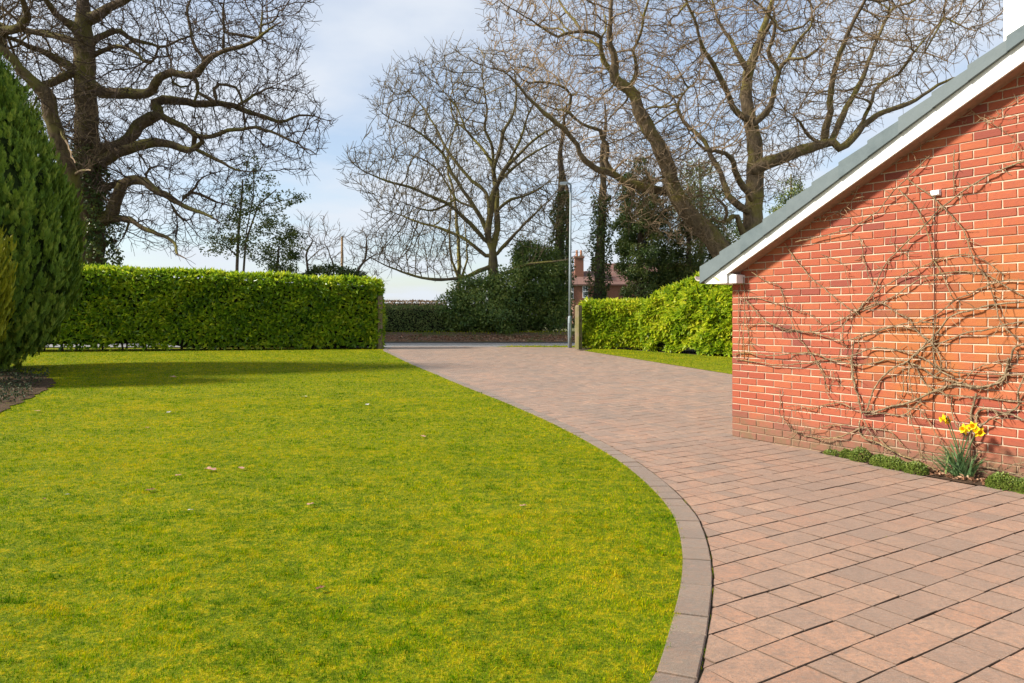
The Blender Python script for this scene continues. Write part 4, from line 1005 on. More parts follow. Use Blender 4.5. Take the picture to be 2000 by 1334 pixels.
# ------------------------------------------------------------------ evergreen shrubs and trees
def evergreen(name, label, Y0, clumps, n, L, mat, stems=(), cat='shrub', depth=1.0, group=None, seed=0., density=1.0, sub=26, tight=.42):
    """clumps: (px, py, rx_px, rz_px) outlines of foliage masses at distance Y0"""
    c0 = P(clumps[0][0], clumps[0][1], Y0); root = empty(name, (c0[0], Y0, g(Y0))); tag(root, label, cat, group)
    ppm = F_PX / Y0; tot = sum(c[2] * c[3] for c in clumps); pos = []; nrm = []; vv = []
    for (x, y, rx, rz) in clumps:
        c = P(x, y, Y0); R = np.array([rx / ppm, max(rx, rz) * depth / ppm, rz / ppm]); k = max(60, int(n * rx * rz / tot))
        ns = sub; d = randdir(ns); cc = c + d * R * rng.uniform(.45, .95, (ns, 1)); sv = rng.normal(0, .16, ns)
        w = rng.integers(0, ns, k); o = randdir(k); rr = tight * R.min() * (1 + .0 * rng.random(k)); q = cc[w] + o * (rr * rng.random(k) ** .45)[:, None] * np.array([1.1, 1.1, .8])
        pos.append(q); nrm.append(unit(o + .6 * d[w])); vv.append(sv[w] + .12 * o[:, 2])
    p = np.concatenate(pos); nn = np.concatenate(nrm); v = np.concatenate(vv); m_ = len(p)
    keep = p[:, 2] > gv(p[:, 1]) + .05; p, nn, v = p[keep], nn[keep], v[keep]; m_ = len(p)
    leaves('foliage', p, nn * .5 + randdir(m_) * .8, nn + randdir(m_) * .5 + np.array([0, 0, .4]), L, L * .5, mat, root, .15, np.clip(.42 + v + .17 * rng.normal(size=m_), 0, 1))
    for st in stems:
        b = MB(); pts = [P(x, y, Y0 + random.uniform(-.1, .1)) for x, y in st[0]]; b.tube(pts, list(np.linspace(st[1], st[1] * .4, len(pts))), 6); b.build('trunk', BARK_THIN, root, True)
    return root
evergreen('holly_shrub', 'broad dark evergreen shrub mass below the sycamore trunk', 35.0, [(960, 600, 70, 62), (915, 570, 38, 36), (1000, 560, 40, 50), (930, 630, 60, 34), (890, 600, 34, 40), (980, 640, 60, 26)], 22000, .14, SHRUB, [([(962, 660), (960, 620), (955, 570)], .06), ([(968, 660), (975, 620), (985, 580)], .05), ([(945, 655), (958, 635), (966, 620)], .03)], seed=2., sub=44)
evergreen('holly_shrub', 'tall rounded dark evergreen shrub between the sycamore and the lamp post', 36.5, [(1045, 560, 52, 85), (1030, 505, 40, 42), (1070, 610, 45, 55), (1000, 610, 40, 50), (1085, 540, 26, 60)], 30000, .14, SHRUB, [([(1040, 665), (1042, 620), (1045, 540)], .09), ([(1022, 660), (1018, 610), (1010, 570)], .05)], seed=3., sub=44)
evergreen('ivy_mass', 'dark column of ivy and holly right of the distant house', 34.0, [(1250, 480, 38, 110), (1235, 420, 30, 70), (1260, 560, 50, 45), (1225, 520, 24, 60), (1285, 470, 34, 80), (1240, 350, 28, 50), (1220, 460, 24, 60), (1265, 400, 30, 60)], 26000, .12, IVY, [([(1250, 620), (1250, 480), (1254, 400)], .22)], cat='tree', seed=4.)
evergreen('ivy_mass', 'dense dark holly mass behind the tall laurel hedge', 35.0, [(1345, 500, 52, 90), (1320, 560, 60, 50), (1385, 520, 40, 60), (1360, 430, 34, 55), (1400, 470, 34, 50), (1300, 480, 34, 70), (1290, 560, 40, 45)], 24000, .12, HOLLY, [([(1345, 620), (1345, 450), (1350, 380)], .15)], cat='tree', seed=5.)
evergreen('holly_tree', 'thin dark evergreen seen between the twin oak trunks', 46.0, [(1365, 345, 40, 45), (1340, 390, 34, 36), (1395, 400, 40, 50), (1430, 450, 40, 40)], 6000, .14, HOLLY, [([(1370, 600), (1370, 400), (1365, 310)], .14)], cat='tree', seed=6.)
evergreen('conifer_tree', 'dark evergreen just above the roof, right of the oak trunk', 48.0, [(1545, 375, 26, 30), (1530, 400, 40, 26), (1560, 395, 30, 26)], 2500, .16, HOLLY, [([(1545, 600), (1545, 340)], .12)], cat='tree', seed=7.)
evergreen('holly_tree', 'open sparse holly tree rising above the middle of the left hedge', 33.0, [(480, 440, 55, 60), (510, 370, 38, 42), (430, 480, 38, 28), (495, 320, 24, 30), (560, 390, 34, 22), (590, 385, 16, 12), (540, 440, 36, 40), (470, 390, 30, 40), (500, 480, 40, 40), (450, 460, 40, 40)], 5200, .12, HOLLY,
          [([(462, 640), (463, 520), (466, 450), (472, 390), (474, 350)], .08), ([(476, 640), (475, 540), (480, 470), (505, 400), (540, 370)], .06), ([(463, 500), (440, 480), (410, 470)], .035), ([(472, 420), (520, 400), (580, 385)], .035), ([(480, 460), (495, 380), (497, 290)], .03)], cat='tree', seed=8., sub=60, tight=.16)
evergreen('ivy_bush', 'olive brown ivy bush right of the sparse holly above the hedge', 33.5, [(550, 500, 38, 45), (575, 480, 26, 34), (540, 535, 40, 22), (560, 455, 20, 20)], 3200, .12, HOLLY, [([(540, 640), (540, 540), (545, 480)], .1)], seed=9., sub=36, tight=.3)
evergreen('ivy_bush', 'low dark bush above the right part of the hedge, left of the wooden pole', 34.0, [(625, 535, 32, 18), (650, 530, 20, 14), (600, 545, 30, 14)], 2000, .12, IVY, seed=10.)
evergreen('ivy_bush', 'low dark bush above the hedge end, right of the wooden pole', 34.0, [(690, 538, 22, 13), (672, 532, 18, 14), (705, 545, 14, 10)], 1200, .12, IVY, seed=11.)
# leafless scrub between
def scrub(label, Y0, stems, env, n, seed):
    T = Tree(.25)
    for st, r in stems: T.limb([P(x, y, Y0) for x, y in st], np.linspace(r, r * .4, len(st)), .03)
    T.grow(in_poly(env, n, Y0, 1.8, pw=.4), 2.4, .38, 60, .45, (0, 0, .06), .22, 5000); T.radii(.009); T.twigs(1.2, .45, 3, .03, .008, .15, .8)
    return T.build('hawthorn_scrub', label, BARK_THIN, TWIG_OAK2, .03, 'scrub')
scrub('tangled bare hawthorn scrub left of the wooden pole', 34.5, [([(600, 640), (602, 540), (598, 500), (612, 470)], .08), ([(650, 640), (652, 540), (650, 510), (636, 480)], .06), ([(600, 510), (625, 488), (645, 480)], .03)], [(560, 430), (620, 415), (670, 440), (680, 535), (590, 545), (575, 480)], 1300, 1)
scrub('tangled bare hawthorn scrub between the wooden pole and the sycamore', 34.5, [([(690, 640), (692, 545), (712, 510), (716, 470)], .09), ([(712, 510), (740, 495), (760, 500)], .04), ([(705, 530), (730, 548), (742, 547)], .03)], [(672, 470), (700, 440), (735, 445), (775, 470), (770, 520), (735, 545), (680, 530)], 1500, 2)

# ------------------------------------------------------------------ posts, lamp, pole, far house
def gate_post(label, px, ybase, ytop, Y, w, rot, cap):
    x = (px - CX) / F_PX * Y; z0 = g(Y); z1 = EYE - (ytop - HY) / F_PX * Y; b = MB(); a = (math.cos(rot), math.sin(rot))
    root = empty('gate_post', (x, Y, z0)); tag(root, label, 'gate post', 'gate posts')
    def sq(s_, z): return [np.array([x + a[0] * i * s_ - a[1] * j * s_, Y + a[1] * i * s_ + a[0] * j * s_, z]) for i, j in ((-1, -1), (1, -1), (1, 1), (-1, 1))]
    h = w / 2; b.prism(sq(h, z0 - .2), sq(h, z1 - .06)); b.build('shaft', WOOD, root)
    b = MB(); b.prism(sq(h * 1.0, z1 - .06), sq(h * .72, z1)); b.build('weathered_top', WOOD, root)
    b = MB(); 
    for zz in (.35, .95):
        c = np.array([x, Y, z0 + zz]) + np.array([-a[0], -a[1], 0]) * 0 + np.array([a[1], -a[0], 0]) * (h + .004); b.box(c - np.array([0, 0, .04]), .05, .012, .08, a)
    b.build('hinge_plate', plain('rusty_iron', (.10, .06, .045), .8, .3), root)
gate_post('weathered wooden gate post at the end of the long left hedge', 741, 682, 577, 25.25, .16, math.radians(35), 0)
gate_post('weathered wooden gate post at the start of the low right hedge', 1130, 681, 596, 25.2, .17, math.radians(42), 0)
lp = empty('lamp_post', tuple(P(1113, 680, 26.0)[:2]) + (g(26.0),)); tag(lp, 'tall slim grey metal lamp post beside the right gate post', 'lamp post')
x, y, z = P(1113, 680, 26.0); z = g(26.)
zt_ = EYE - (362 - HY) / F_PX * 26
b = MB(); b.tube([(x, y, z - .1), (x, y, z + 1.02), (x, y, z + 1.1)], [.068, .068, .048], 12); o = b.build('base_column', GALV, lp, True)
b = MB(); b.box((x - .01, y - .066, z + .35), .07, .012, .5); b.build('access_door', GALV, lp)
b = MB(); b.tube([(x, y, z + 1.05), (x + .01, y, z + 3), (x + .03, y, zt_)], [.044, .042, .036], 10); b.build('shaft', GALV, lp, True)
hd = MB(); zz = zt_ - .03
hd.tube([(x + .03, y, zz), (x + .02, y, zz + .07), (x - .05, y - .05, zz + .1), (x - .12, y - .1, zz + .1)], .03, 8); hd.build('bracket_arm', GALV, lp, True)
hd = MB(); V0 = [(-.1, -.06), (-.18, -.09), (-.32, -.08), (-.38, -.02)]
hd.prism([(x - .1, y - .15, zz + .06), (x - .36, y - .2, zz + .05), (x - .36, y - .02, zz + .05), (x - .1, y - .02, zz + .06)], [(x - .1, y - .13, zz + .14), (x - .34, y - .17, zz + .12), (x - .34, y - .05, zz + .12), (x - .1, y - .04, zz + .14)]); hd.build('lantern', GALV, lp)
hd = MB(); hd.prism([(x - .14, y - .15, zz + .02), (x - .33, y - .18, zz + .02), (x - .33, y - .05, zz + .02), (x - .14, y - .05, zz + .02)], [(x - .13, y - .15, zz + .05), (x - .34, y - .18, zz + .05), (x - .34, y - .04, zz + .05), (x - .13, y - .04, zz + .05)]); hd.build('lamp_bowl', LENS, lp)
up = empty('utility_pole', (*P(668, 540, 58.)[:2], g(58.))); tag(up, 'thin brown wooden utility pole showing above the hedge', 'utility pole')
b = MB(); pp = P(668, 540, 58.); b.tube([(pp[0], 58, 0), (pp[0], 58, 4), (pp[0], 58, EYE + (HY - 462) / F_PX * 58)], [.11, .10, .085], 10); b.build('shaft', plain('pole_wood', (.24, .16, .09), .9, .1, 12, .25), up, True)
b = MB(); b.tube([(pp[0], 58, EYE + (HY - 462) / F_PX * 58 - .01), (pp[0], 58, EYE + (HY - 460) / F_PX * 58)], [.1, .06], 10); b.build('cap', GALV, up)

YH = 88.; fh = empty('distant_house', (*P(1200, 617, YH)[:2], g(YH))); tag(fh, 'red brick house with tiled roof and tall chimney seen through the trees', 'house')
def hx(px): return (px - CX) / F_PX * YH
def hz(py): return EYE - (py - HY) / F_PX * YH
b = MB(); b.box(((hx(1119) + hx(1161)) / 2, YH + 2, 0), hx(1161) - hx(1119), 5, hz(556)); b.build('front_wall', FARBRICK, fh)
b = MB(); b.box(((hx(1161) + hx(1400)) / 2, YH + 3.4, 0), hx(1400) - hx(1161) - .02, 5, hz(556)); b.build('rear_wall', FARBRICK, fh)
m = Mat('far_tiles'); w_ = m.n('TexBrick'); w_.inputs['Scale'].default_value = 3.2; w_.inputs['Color1'].default_value = (.18, .105, .085, 1); w_.inputs['Color2'].default_value = (.14, .085, .072, 1); w_.inputs['Mortar'].default_value = (.13, .06, .05, 1); w_.inputs['Mortar Size'].default_value = .03
mp = m.n('Mapping'); mp.inputs['Rotation'].default_value = (math.radians(60), 0, 0); m.l(m.pos(), mp.inputs[0]); m.l(mp.outputs[0], w_.inputs[0]); m.set(w_.outputs[0], .85, .2); FTILE = m.m
def roofslab(x0, x1, y0, y1, z0, z1):
    b = MB(); t = .15
    b.prism([(x0, y0, z0), (x1, y0, z0), (x1, y1, z1), (x0, y1, z1)], [(x0, y0, z0 + t), (x1, y0, z0 + t), (x1, y1, z1 + t), (x0, y1, z1 + t)]); b.prism([(x0, y1, z1), (x1, y1, z1), (x1, 2 * y1 - y0, z0), (x0, 2 * y1 - y0, z0)], [(x0, y1, z1 + t), (x1, y1, z1 + t), (x1, 2 * y1 - y0, z0 + t), (x0, 2 * y1 - y0, z0 + t)]); return b
roof = roofslab(hx(1116), hx(1163), YH - .9, YH + 2, hz(558), hz(530)).build('roof', FTILE, fh)
roofslab(hx(1163) + .01, hx(1404), YH + .5, YH + 4.2, hz(557), hz(512)).build('roof', FTILE, fh)
b = MB(); b.box((hx(1132.5), YH + 1.2, hz(549)), hx(1141) - hx(1124), 1.0, hz(503) - hz(549)); b.box((hx(1132.5), YH + 1.2, hz(503)), hx(1142.5) - hx(1122.5), 1.16, .22); ch = b.build('chimney', FARBRICK, fh)
for k in (-1, 1):
    b = MB(); cx_ = hx(1132.5) + k * .25; b.tube([(cx_, YH + 1.2, hz(503) + .2), (cx_, YH + 1.2, hz(487))], [.15, .12], 10); b.build('chimney_pot', plain('terracotta', (.42, .2, .11), .8, .2), ch)
b = MB(); b.box(((hx(1116) + hx(1163)) / 2, YH - .62, hz(559)), hx(1163) - hx(1116), .12, .2); b.build('gutter', plain('grey_gutter', (.3, .3, .28), .6, .3), fh)
for (xa, xb, ya, yb) in ((1137, 1147.5, 557.5, 582), (1115.5, 1119.5, 557, 584)):
    b = MB(); b.box(((hx(xa) + hx(xb)) / 2, YH - .52, hz(yb)), hx(xb) - hx(xa), .08, hz(ya) - hz(yb)); w = b.build('window', UPVC, fh)
    n = 2; pw = (hx(xb) - hx(xa)); ph = (hz(ya) - hz(yb))
    for i in range(2):
        for j in range(2):
            b = MB(); b.box((hx(xa) + pw * (.27 + .46 * i), YH - .57, hz(yb) + ph * (.08 + .47 * j)), pw * .34, .02, ph * .37); b.build('pane', GLASS, w)

# ------------------------------------------------------------------ climber on the gable
V5 = lambda L: [(1340 + x / 2.9, 300 + y / 2.9) for x, y in L]
V6 = lambda L: [(1400 + x / 3.3333, 700 + y / 3.3333) for x, y in L]
stems = [
    (V5([(2010, 20), (1914, 45), (1850, 65), (1760, 100), (1680, 140), (1600, 190), (1540, 235), (1440, 310), (1360, 395), (1290, 465), (1220, 530), (1150, 600), (1100, 680), (1070, 770), (1040, 810), (1000, 860), (960, 900), (905, 950), (888, 1010), (890, 1060), (915, 1100)]), 7, 4),
    (V5([(960, 900), (1060, 800), (1160, 730), (1280, 665), (1400, 615), (1480, 585), (1580, 570), (1660, 590), (1740, 640), (1800, 690)]), 5.5, 3),
    (V5([(1000, 890), (1120, 840), (1220, 780), (1330, 710), (1440, 680), (1560, 668), (1680, 680), (1780, 730), (1860, 780), (1914, 805), (2000, 840)]), 5.5, 4),
    (V5([(330, 820), (385, 880), (440, 940), (530, 985), (620, 1000), (740, 1020), (850, 1050), (930, 1055), (1020, 1030), (1130, 990), (1230, 965), (1330, 955), (1430, 960)]), 5, 5),
    (V5([(300, 830), (380, 815), (470, 835), (560, 865), (640, 890), (700, 910), (765, 965)]), 4, 3),
    (V5([(360, 980), (430, 960), (500, 965), (560, 1000), (640, 1005), (720, 1010), (800, 975), (880, 940), (960, 895), (1080, 850), (1140, 860), (1200, 905), (1260, 935), (1310, 1010), (1370, 1060)]), 4, 5),
    (V5([(265, 1135), (350, 1128), (430, 1140), (520, 1142), (620, 1130), (720, 1130), (800, 1160), (900, 1185), (960, 1200), (1050, 1190), (1150, 1165), (1250, 1180), (1330, 1210), (1400, 1255)]), 5, 6),
    (V5([(275, 1165), (400, 1180), (500, 1195), (600, 1195), (700, 1185), (800, 1165), (900, 1155), (980, 1130), (1060, 1100), (1150, 1105), (1230, 1120), (1300, 1140), (1380, 1180), (1440, 1230), (1520, 1270)]), 5, 6),
    (V5([(560, 510), (620, 600), (700, 690), (780, 760), (860, 830), (930, 880), (985, 905)]), 4, 5),
    (V5([(370, 670), (450, 720), (520, 745), (550, 800), (560, 860), (600, 950), (640, 1040), (690, 1110), (740, 1180), (780, 1260), (800, 1340)]), 3.5, 4.5),
    (V5([(325, 700), (330, 800), (332, 900), (325, 1000), (330, 1160)]), 4, 4), (V5([(300, 760), (297, 880), (302, 1000), (296, 1130)]), 3.5, 3), (V5([(335, 900), (345, 970), (360, 1050), (390, 1110)]), 4, 3),
    (V5([(1250, 140), (1330, 200), (1400, 250), (1450, 300), (1510, 360), (1570, 430), (1600, 520), (1640, 620), (1700, 700), (1730, 780), (1760, 880), (1780, 950), (1830, 1010), (1890, 1070)]), 5, 4),
    (V5([(1200, 200), (1260, 260), (1310, 320), (1350, 400), (1380, 500), (1390, 580), (1430, 650), (1470, 720), (1500, 800), (1530, 830)]), 5, 4),
    (V5([(700, 360), (780, 362), (860, 330), (920, 290), (960, 230), (980, 175)]), 4, 3), (V5([(620, 500), (760, 470), (900, 430), (1020, 370), (1100, 310), (1160, 230), (1240, 150), (1300, 90), (1380, 10)]), 5, 4),
    (V5([(980, 470), (1000, 540), (1010, 600), (1030, 680), (1060, 750)]), 4, 4), (V5([(1520, -20), (1515, 100), (1520, 235)]), 4, 4),
    (V5([(1990, 930), (1914, 950), (1800, 970), (1700, 1000), (1600, 1010), (1500, 1050), (1420, 1080), (1350, 1100), (1290, 1150), (1240, 1190)]), 6, 6),
    (V5([(1990, 715), (1914, 715), (1800, 720), (1700, 750), (1620, 790), (1540, 820), (1500, 850), (1420, 910), (1320, 950)]), 5, 5),
    (V5([(1990, 830), (1914, 840), (1780, 850), (1680, 870), (1600, 890), (1500, 920), (1440, 990), (1380, 1060), (1320, 1110), (1250, 1180), (1180, 1210), (1120, 1260), (1070, 1320), (1040, 1400), (1020, 1460)]), 7, 7),
    (V5([(1990, 1070), (1914, 1080), (1860, 1100), (1840, 1160), (1820, 1230), (1790, 1290), (1730, 1310), (1650, 1320), (1560, 1300), (1480, 1280), (1400, 1260), (1330, 1210), (1250, 1180)]), 9, 6),
    (V5([(1400, 960), (1400, 1060), (1400, 1130), (1420, 1200), (1480, 1230), (1560, 1240), (1700, 1250), (1914, 1252), (2000, 1254)]), 6, 5),
    (V5([(1230, 980), (1300, 1000), (1370, 1050), (1420, 1110), (1440, 1160), (1440, 1230), (1400, 1260)]), 5, 5), (V5([(955, 1060), (940, 1150), (940, 1230), (960, 1334)]), 6, 6),
    (V5([(930, 1058), (1000, 1020), (1080, 1000), (1160, 980), (1240, 990)]), 4, 4), (V5([(1560, 1300), (1640, 1220), (1720, 1190), (1800, 1170), (1914, 1150)]), 4, 3),
    (V5([(1150, 500), (1190, 520), (1240, 570), (1300, 650), (1390, 760)]), 2.5, 2), (V5([(770, 570), (880, 620), (910, 700), (930, 790)]), 2, 2),
    (V6([(870, 0), (890, 130), (910, 210), (930, 290), (945, 360)]), 7, 7),
    (V6([(940, 350), (1060, 340), (1150, 310), (1240, 290), (1320, 260), (1400, 220), (1480, 190), (1560, 170), (1660, 185), (1740, 190), (1800, 170), (1860, 130), (1890, 60), (1900, 0)]), 9, 10),
    (V6([(940, 450), (860, 490), (780, 515), (700, 525), (620, 515), (540, 490), (480, 455), (440, 400), (410, 360), (415, 300), (410, 200)]), 6, 3.5),
    (V6([(500, 470), (540, 480), (620, 465), (700, 440), (800, 435), (880, 440)]), 3.5, 4), (V6([(450, 310), (540, 310), (620, 330), (680, 310), (760, 290), (830, 295), (900, 330)]), 3.5, 5),
    (V6([(930, 400), (930, 460), (960, 520), (1040, 545), (1120, 590), (1200, 630), (1280, 660), (1350, 690), (1430, 725), (1520, 770)]), 7, 9),
    (V6([(950, 390), (1000, 480), (1060, 530), (1110, 575)]), 5, 4), (V6([(960, 370), (1100, 358), (1200, 372), (1260, 340), (1330, 272)]), 5, 5), (V6([(940, 450), (1040, 460), (1130, 480), (1180, 530), (1230, 590)]), 4, 3),
    (V6([(1300, 60), (1330, 120), (1400, 190), (1460, 220), (1500, 242), (1620, 246), (1760, 256), (1900, 276), (2000, 282), (2080, 285)]), 6, 5),
    (V6([(1690, 230), (1664, 330), (1656, 430), (1650, 520), (1645, 640), (1640, 790)]), 8, 12),
    (V6([(1700, 470), (1692, 420), (1692, 370), (1722, 332), (1780, 332), (1860, 352), (1930, 340), (1966, 290), (1960, 220), (1990, 150), (2030, 80)]), 9, 6),
    (V6([(1650, 560), (1690, 470), (1730, 430), (1790, 390), (1860, 365), (1930, 370), (2000, 402), (2060, 430)]), 8, 6),
    (V6([(1240, 330), (1270, 420), (1300, 500), (1310, 580), (1340, 660)]), 4, 3), (V6([(1310, 310), (1350, 370), (1390, 430), (1440, 510), (1500, 600)]), 4, 3),
    (V6([(1690, 590), (1690, 650), (1662, 720), (1600, 780), (1530, 802)]), 5, 4), (V6([(1530, 250), (1530, 340), (1550, 420), (1600, 480), (1640, 530)]), 5, 5),
    (V6([(1700, 705), (1820, 720), (1900, 740), (2000, 770), (2080, 790)]), 5, 4), (V6([(1880, 725), (1930, 690), (2000, 680), (2080, 690)]), 4, 3),
    (V6([(660, 20), (700, 100), (710, 200), (740, 275)]), 3.5, 3), (V6([(750, 60), (770, 120), (800, 165), (830, 190)]), 2.5, 2), (V6([(1350, 690), (1400, 740), (1440, 752), (1500, 740), (1560, 752)]), 5, 5),
    (V6([(1210, 60), (1215, 150), (1210, 250)]), 4, 4), (V6([(1250, 40), (1258, 160), (1280, 270)]), 4, 3),
    ([(2010, 180), (1960, 215), (1935, 240), (1910, 226), (1890, 210)], 3, 2), ([(2010, 225), (1960, 226), (1930, 232)], 2, 1.2), ([(1935, 240), (1970, 262), (1990, 285), (2010, 310)], 2, 1.5), ([(1840, 240), (1868, 234), (1888, 242)], 2, 1),
    ([(1835, 262), (1760, 310), (1700, 345), (1640, 392)], 2.2, 1.5), ([(1700, 330), (1640, 370), (1590, 410), (1550, 450)], 1.5, 1),
]
root = empty('climbing_shrub', tuple(wallpt(1893, 935, .12))); tag(root, 'leafless climbing shrub with tangled grey brown stems trained across the brick gable', 'climbing plant')
random.seed(3); tw = MB()
PXW = 1 / 205.                                     # metres per photo pixel on the wall, roughly
for pts, a, b_ in stems:
    scl = 1 / 2.9 if a > 2.4 else 1 / 2.9
    ph = random.random() * 6; q0 = random.uniform(.018, .05)
    C = catmull(np.array(pts, float), 4); n = len(C); W = []; R = []
    for i, (x, y) in enumerate(C):
        q = q0 + .016 * math.sin(ph + i * .35) + .012 * math.sin(ph * 2 + i * .9); s_, z_ = wall_sz(x + random.uniform(-.9, .9), y + random.uniform(-.9, .9), q)
        zmax = zb(s_) - .01; W.append(wall_xyz(s_, z_, max(q, .014))); R.append((a + (b_ - a) * i / n) * scl * PXW * .64 * random.uniform(.88, 1.14))
    m_ = MB(); m_.tube(W, R, 7); m_.build('stem', VINE, root, True)
    # short spurs and twigs
    for i in range(1, n - 1):
        if random.random() < .75:
            t_ = W[i + 1] - W[i - 1]; t_ = t_ / (np.linalg.norm(t_) + 1e-9); nrm = np.array([-WE[0], -WE[1], 0]); sidev = np.cross(t_, nrm) * random.choice((-1, 1))
            L = random.choice([.02, .03, .03, .05, .05, .08, .13]); d = sidev * random.uniform(.4, 1) + t_ * random.uniform(-.2, .9) + nrm * random.uniform(-.05, .5); d /= np.linalg.norm(d)
            p1 = W[i] + d * L * .5; p2 = p1 + (d + np.array([random.uniform(-.4, .4), random.uniform(-.4, .4), random.uniform(-.3, .5)])) * L * .5
            tw.tube([W[i], p1, p2], [.0034, .0028, .0018], 4, 0, False)
o = tw.build('twigs', VTWIG, root); o['kind'] = 'stuff'

# ------------------------------------------------------------------ daffodils, cushions, leaf litter at the foot of the wall
dp = ground(1876, 934); dq = loc_sz(dp)
daf = empty('daffodil_clump', (dp[0], dp[1], .0)); tag(daf, 'clump of yellow daffodils with strap leaves at the foot of the brick gable', 'daffodils')
random.seed(12)
def strap(base, direc, L, w, droop, var):
    n = 7; V = []; p = np.array(base, float); d = np.array(direc, float); d /= np.linalg.norm(d)
    side = np.cross(d, [random.uniform(-.5, .5), random.uniform(-.5, .5), 1.2]); side /= np.linalg.norm(side) + 1e-9
    for i in range(n):
        ww = w * (1 - (i / (n - 1)) ** 3) * .5 + .0006; V += [p - side * ww, p + side * ww]
        d = d + np.array([0, 0, -droop * (i / n) ** 1.5]); d /= np.linalg.norm(d); p = p + d * L / n
    return V, [[2 * i, 2 * i + 1, 2 * i + 3, 2 * i + 2] for i in range(n - 1)]
lv = MB()
for i in range(120):
    k = random.random(); sx_ = random.gauss(0, .055); qx = random.gauss(0, .03); lean = random.gauss(-.35, .55); L = random.uniform(.22, .42)
    base = wall_xyz(dq[0] + sx_, .01, max(dq[1] + qx - .02, .05)); d = np.array([WD[0] * lean - WE[0] * random.uniform(-.1, .45), WD[1] * lean - WE[1] * random.uniform(-.1, .45), 1.0])
    Vv, Ff = strap(base, d, L, random.uniform(.009, .014), random.uniform(.1, 1.3), 0); lv.add(Vv, Ff, random.random())
lv.build('leaves', DAFLEAF, daf).__setitem__('kind', 'stuff')
def flower(px, py, q, face, size):
    c = wallpt(px, py, q); f = np.array(face, float); f /= np.linalg.norm(f); a = np.cross(f, [0, 0, 1]); a /= np.linalg.norm(a); u = np.cross(a, f)
    st = MB(); bs = wall_xyz(dq[0] + random.uniform(-.04, .04), 0, dq[1]); top = c - f * size * .5
    st.tube([bs, bs * .5 + top * .5 + np.array([0, 0, .05]), top + np.array([0, 0, .02]), c - f * .012], [.005, .0045, .004, .004], 6); stem = st.build('flower_stem', DAFLEAF, daf, True)
    pt = MB()
    for i in range(6):
        t = i * math.pi / 3 + .2; r = a * math.cos(t) + u * math.sin(t); s_ = np.cross(f, r); off = f * (.003 if i % 2 else 0)
        V = [c + off, c + off + r * size * .5 + s_ * size * .30 + f * .004, c + off + r * size * .98 + f * random.uniform(-.01, .006), c + off + r * size * .5 - s_ * size * .30 + f * .004, c + off + r * size * .5 - f * .004]
        pt.add(V, [[0, 1, 4], [1, 2, 4], [2, 3, 4], [3, 0, 4]])
    fl = pt.build('petals', PETAL, stem)
    tr = MB(); k = 14; V = []
    for j, (dd, rr) in enumerate(((0, .28), (.35, .30), (.62, .36), (.72, .47))):
        for i in range(k): t = 2 * math.pi * i / k; w = 1 + (.10 * (i % 2) if j == 3 else 0); V.append(c + f * size * dd + (a * math.cos(t) + u * math.sin(t)) * size * rr * w)
    tr.add(V, [[j * k + i, j * k + (i + 1) % k, (j + 1) * k + (i + 1) % k, (j + 1) * k + i] for j in range(3) for i in range(k)]); tr.build('trumpet', TRUMPET, stem)
for px, py, q, fc, sz in ((1845, 818, .20, (-.9, .15, -.15), .05), (1884, 838, .20, (-.85, -.5, .05), .05), (1900, 833, .17, (-.5, -.8, .2), .048), (1912, 844, .22, (-.2, -1, -.05), .052), (1850, 822, .17, (.1, -.9, .1), .036)):
    flower(px, py, q, fc, sz)
def cushion(label, pxa, pxb, q_off, h, n):
    a = ground(*pxa); b_ = ground(*pxb); root = empty('cushion_plant', tuple((a + b_) / 2)); tag(root, label, 'ground plant')
    ab = b_ - a; ln = np.linalg.norm(ab[:2]); ax = ab[:2] / ln; t = rng.random(n); k = int(max(3, ln / .07)); cc = rng.random((k, 2)); 
    c = np.stack([a[0] + ab[0] * t, a[1] + ab[1] * t], 1); th = rng.uniform(0, np.pi, n); dep = .075
    inn = WE; lump = 1 + .35 * wob(np.column_stack([c, 0 * t]), 14, pxa[0]); edge = np.sqrt(np.clip(1 - (2 * t - 1) ** 6, 0, 1))
    xo = np.cos(th) * dep * lump * edge; z = np.sin(th) * h * lump * edge * rng.uniform(.55, 1.05, n)
    p = np.column_stack([c + inn[None] * (dep + .0 - xo)[:, None], z + .004]); nn = np.column_stack([-inn[0] * np.cos(th), -inn[1] * np.cos(th), np.sin(th) + .3])
    leaves('foliage', p, nn + randdir(n) * .8, nn + randdir(n) * .4, .016, .011, COVER, root, .1, np.clip(.5 + .22 * rng.normal(size=n) + .15 * wob(p, 18), 0, 1))
cushion('small round green cushion plant nearest the outbuilding corner', (1636, 893), (1692, 905), 0, .085, 2200)
cushion('long low green cushion plant left of the daffodils', (1692, 906), (1803, 931), 0, .085, 4200)
cushion('low green cushion plant at the right edge below the gable', (1918, 950), (2040, 972), 0, .10, 4600)
cushion('tiny brownish tuft growing in the crack at the wall foot', (1606, 886), (1632, 892), 0, .03, 350)
# litter
n = 130; t = rng.random(n); a, b_ = ground(1790, 925), ground(1930, 950); base = a[None] + (b_ - a)[None] * t[:, None] + np.column_stack([WE[0] * (k := rng.uniform(.0, .2, n)), WE[1] * k, rng.uniform(.008, .03, n)])
tag(leaves('leaf_litter', base, randdir(n) * [1, 1, .3], np.array([0, 0, 1.]) + randdir(n) * .5, .045, .03, DEADLEAF, None, .3), 'brown dead leaves heaped at the foot of the daffodils', kind='stuff')
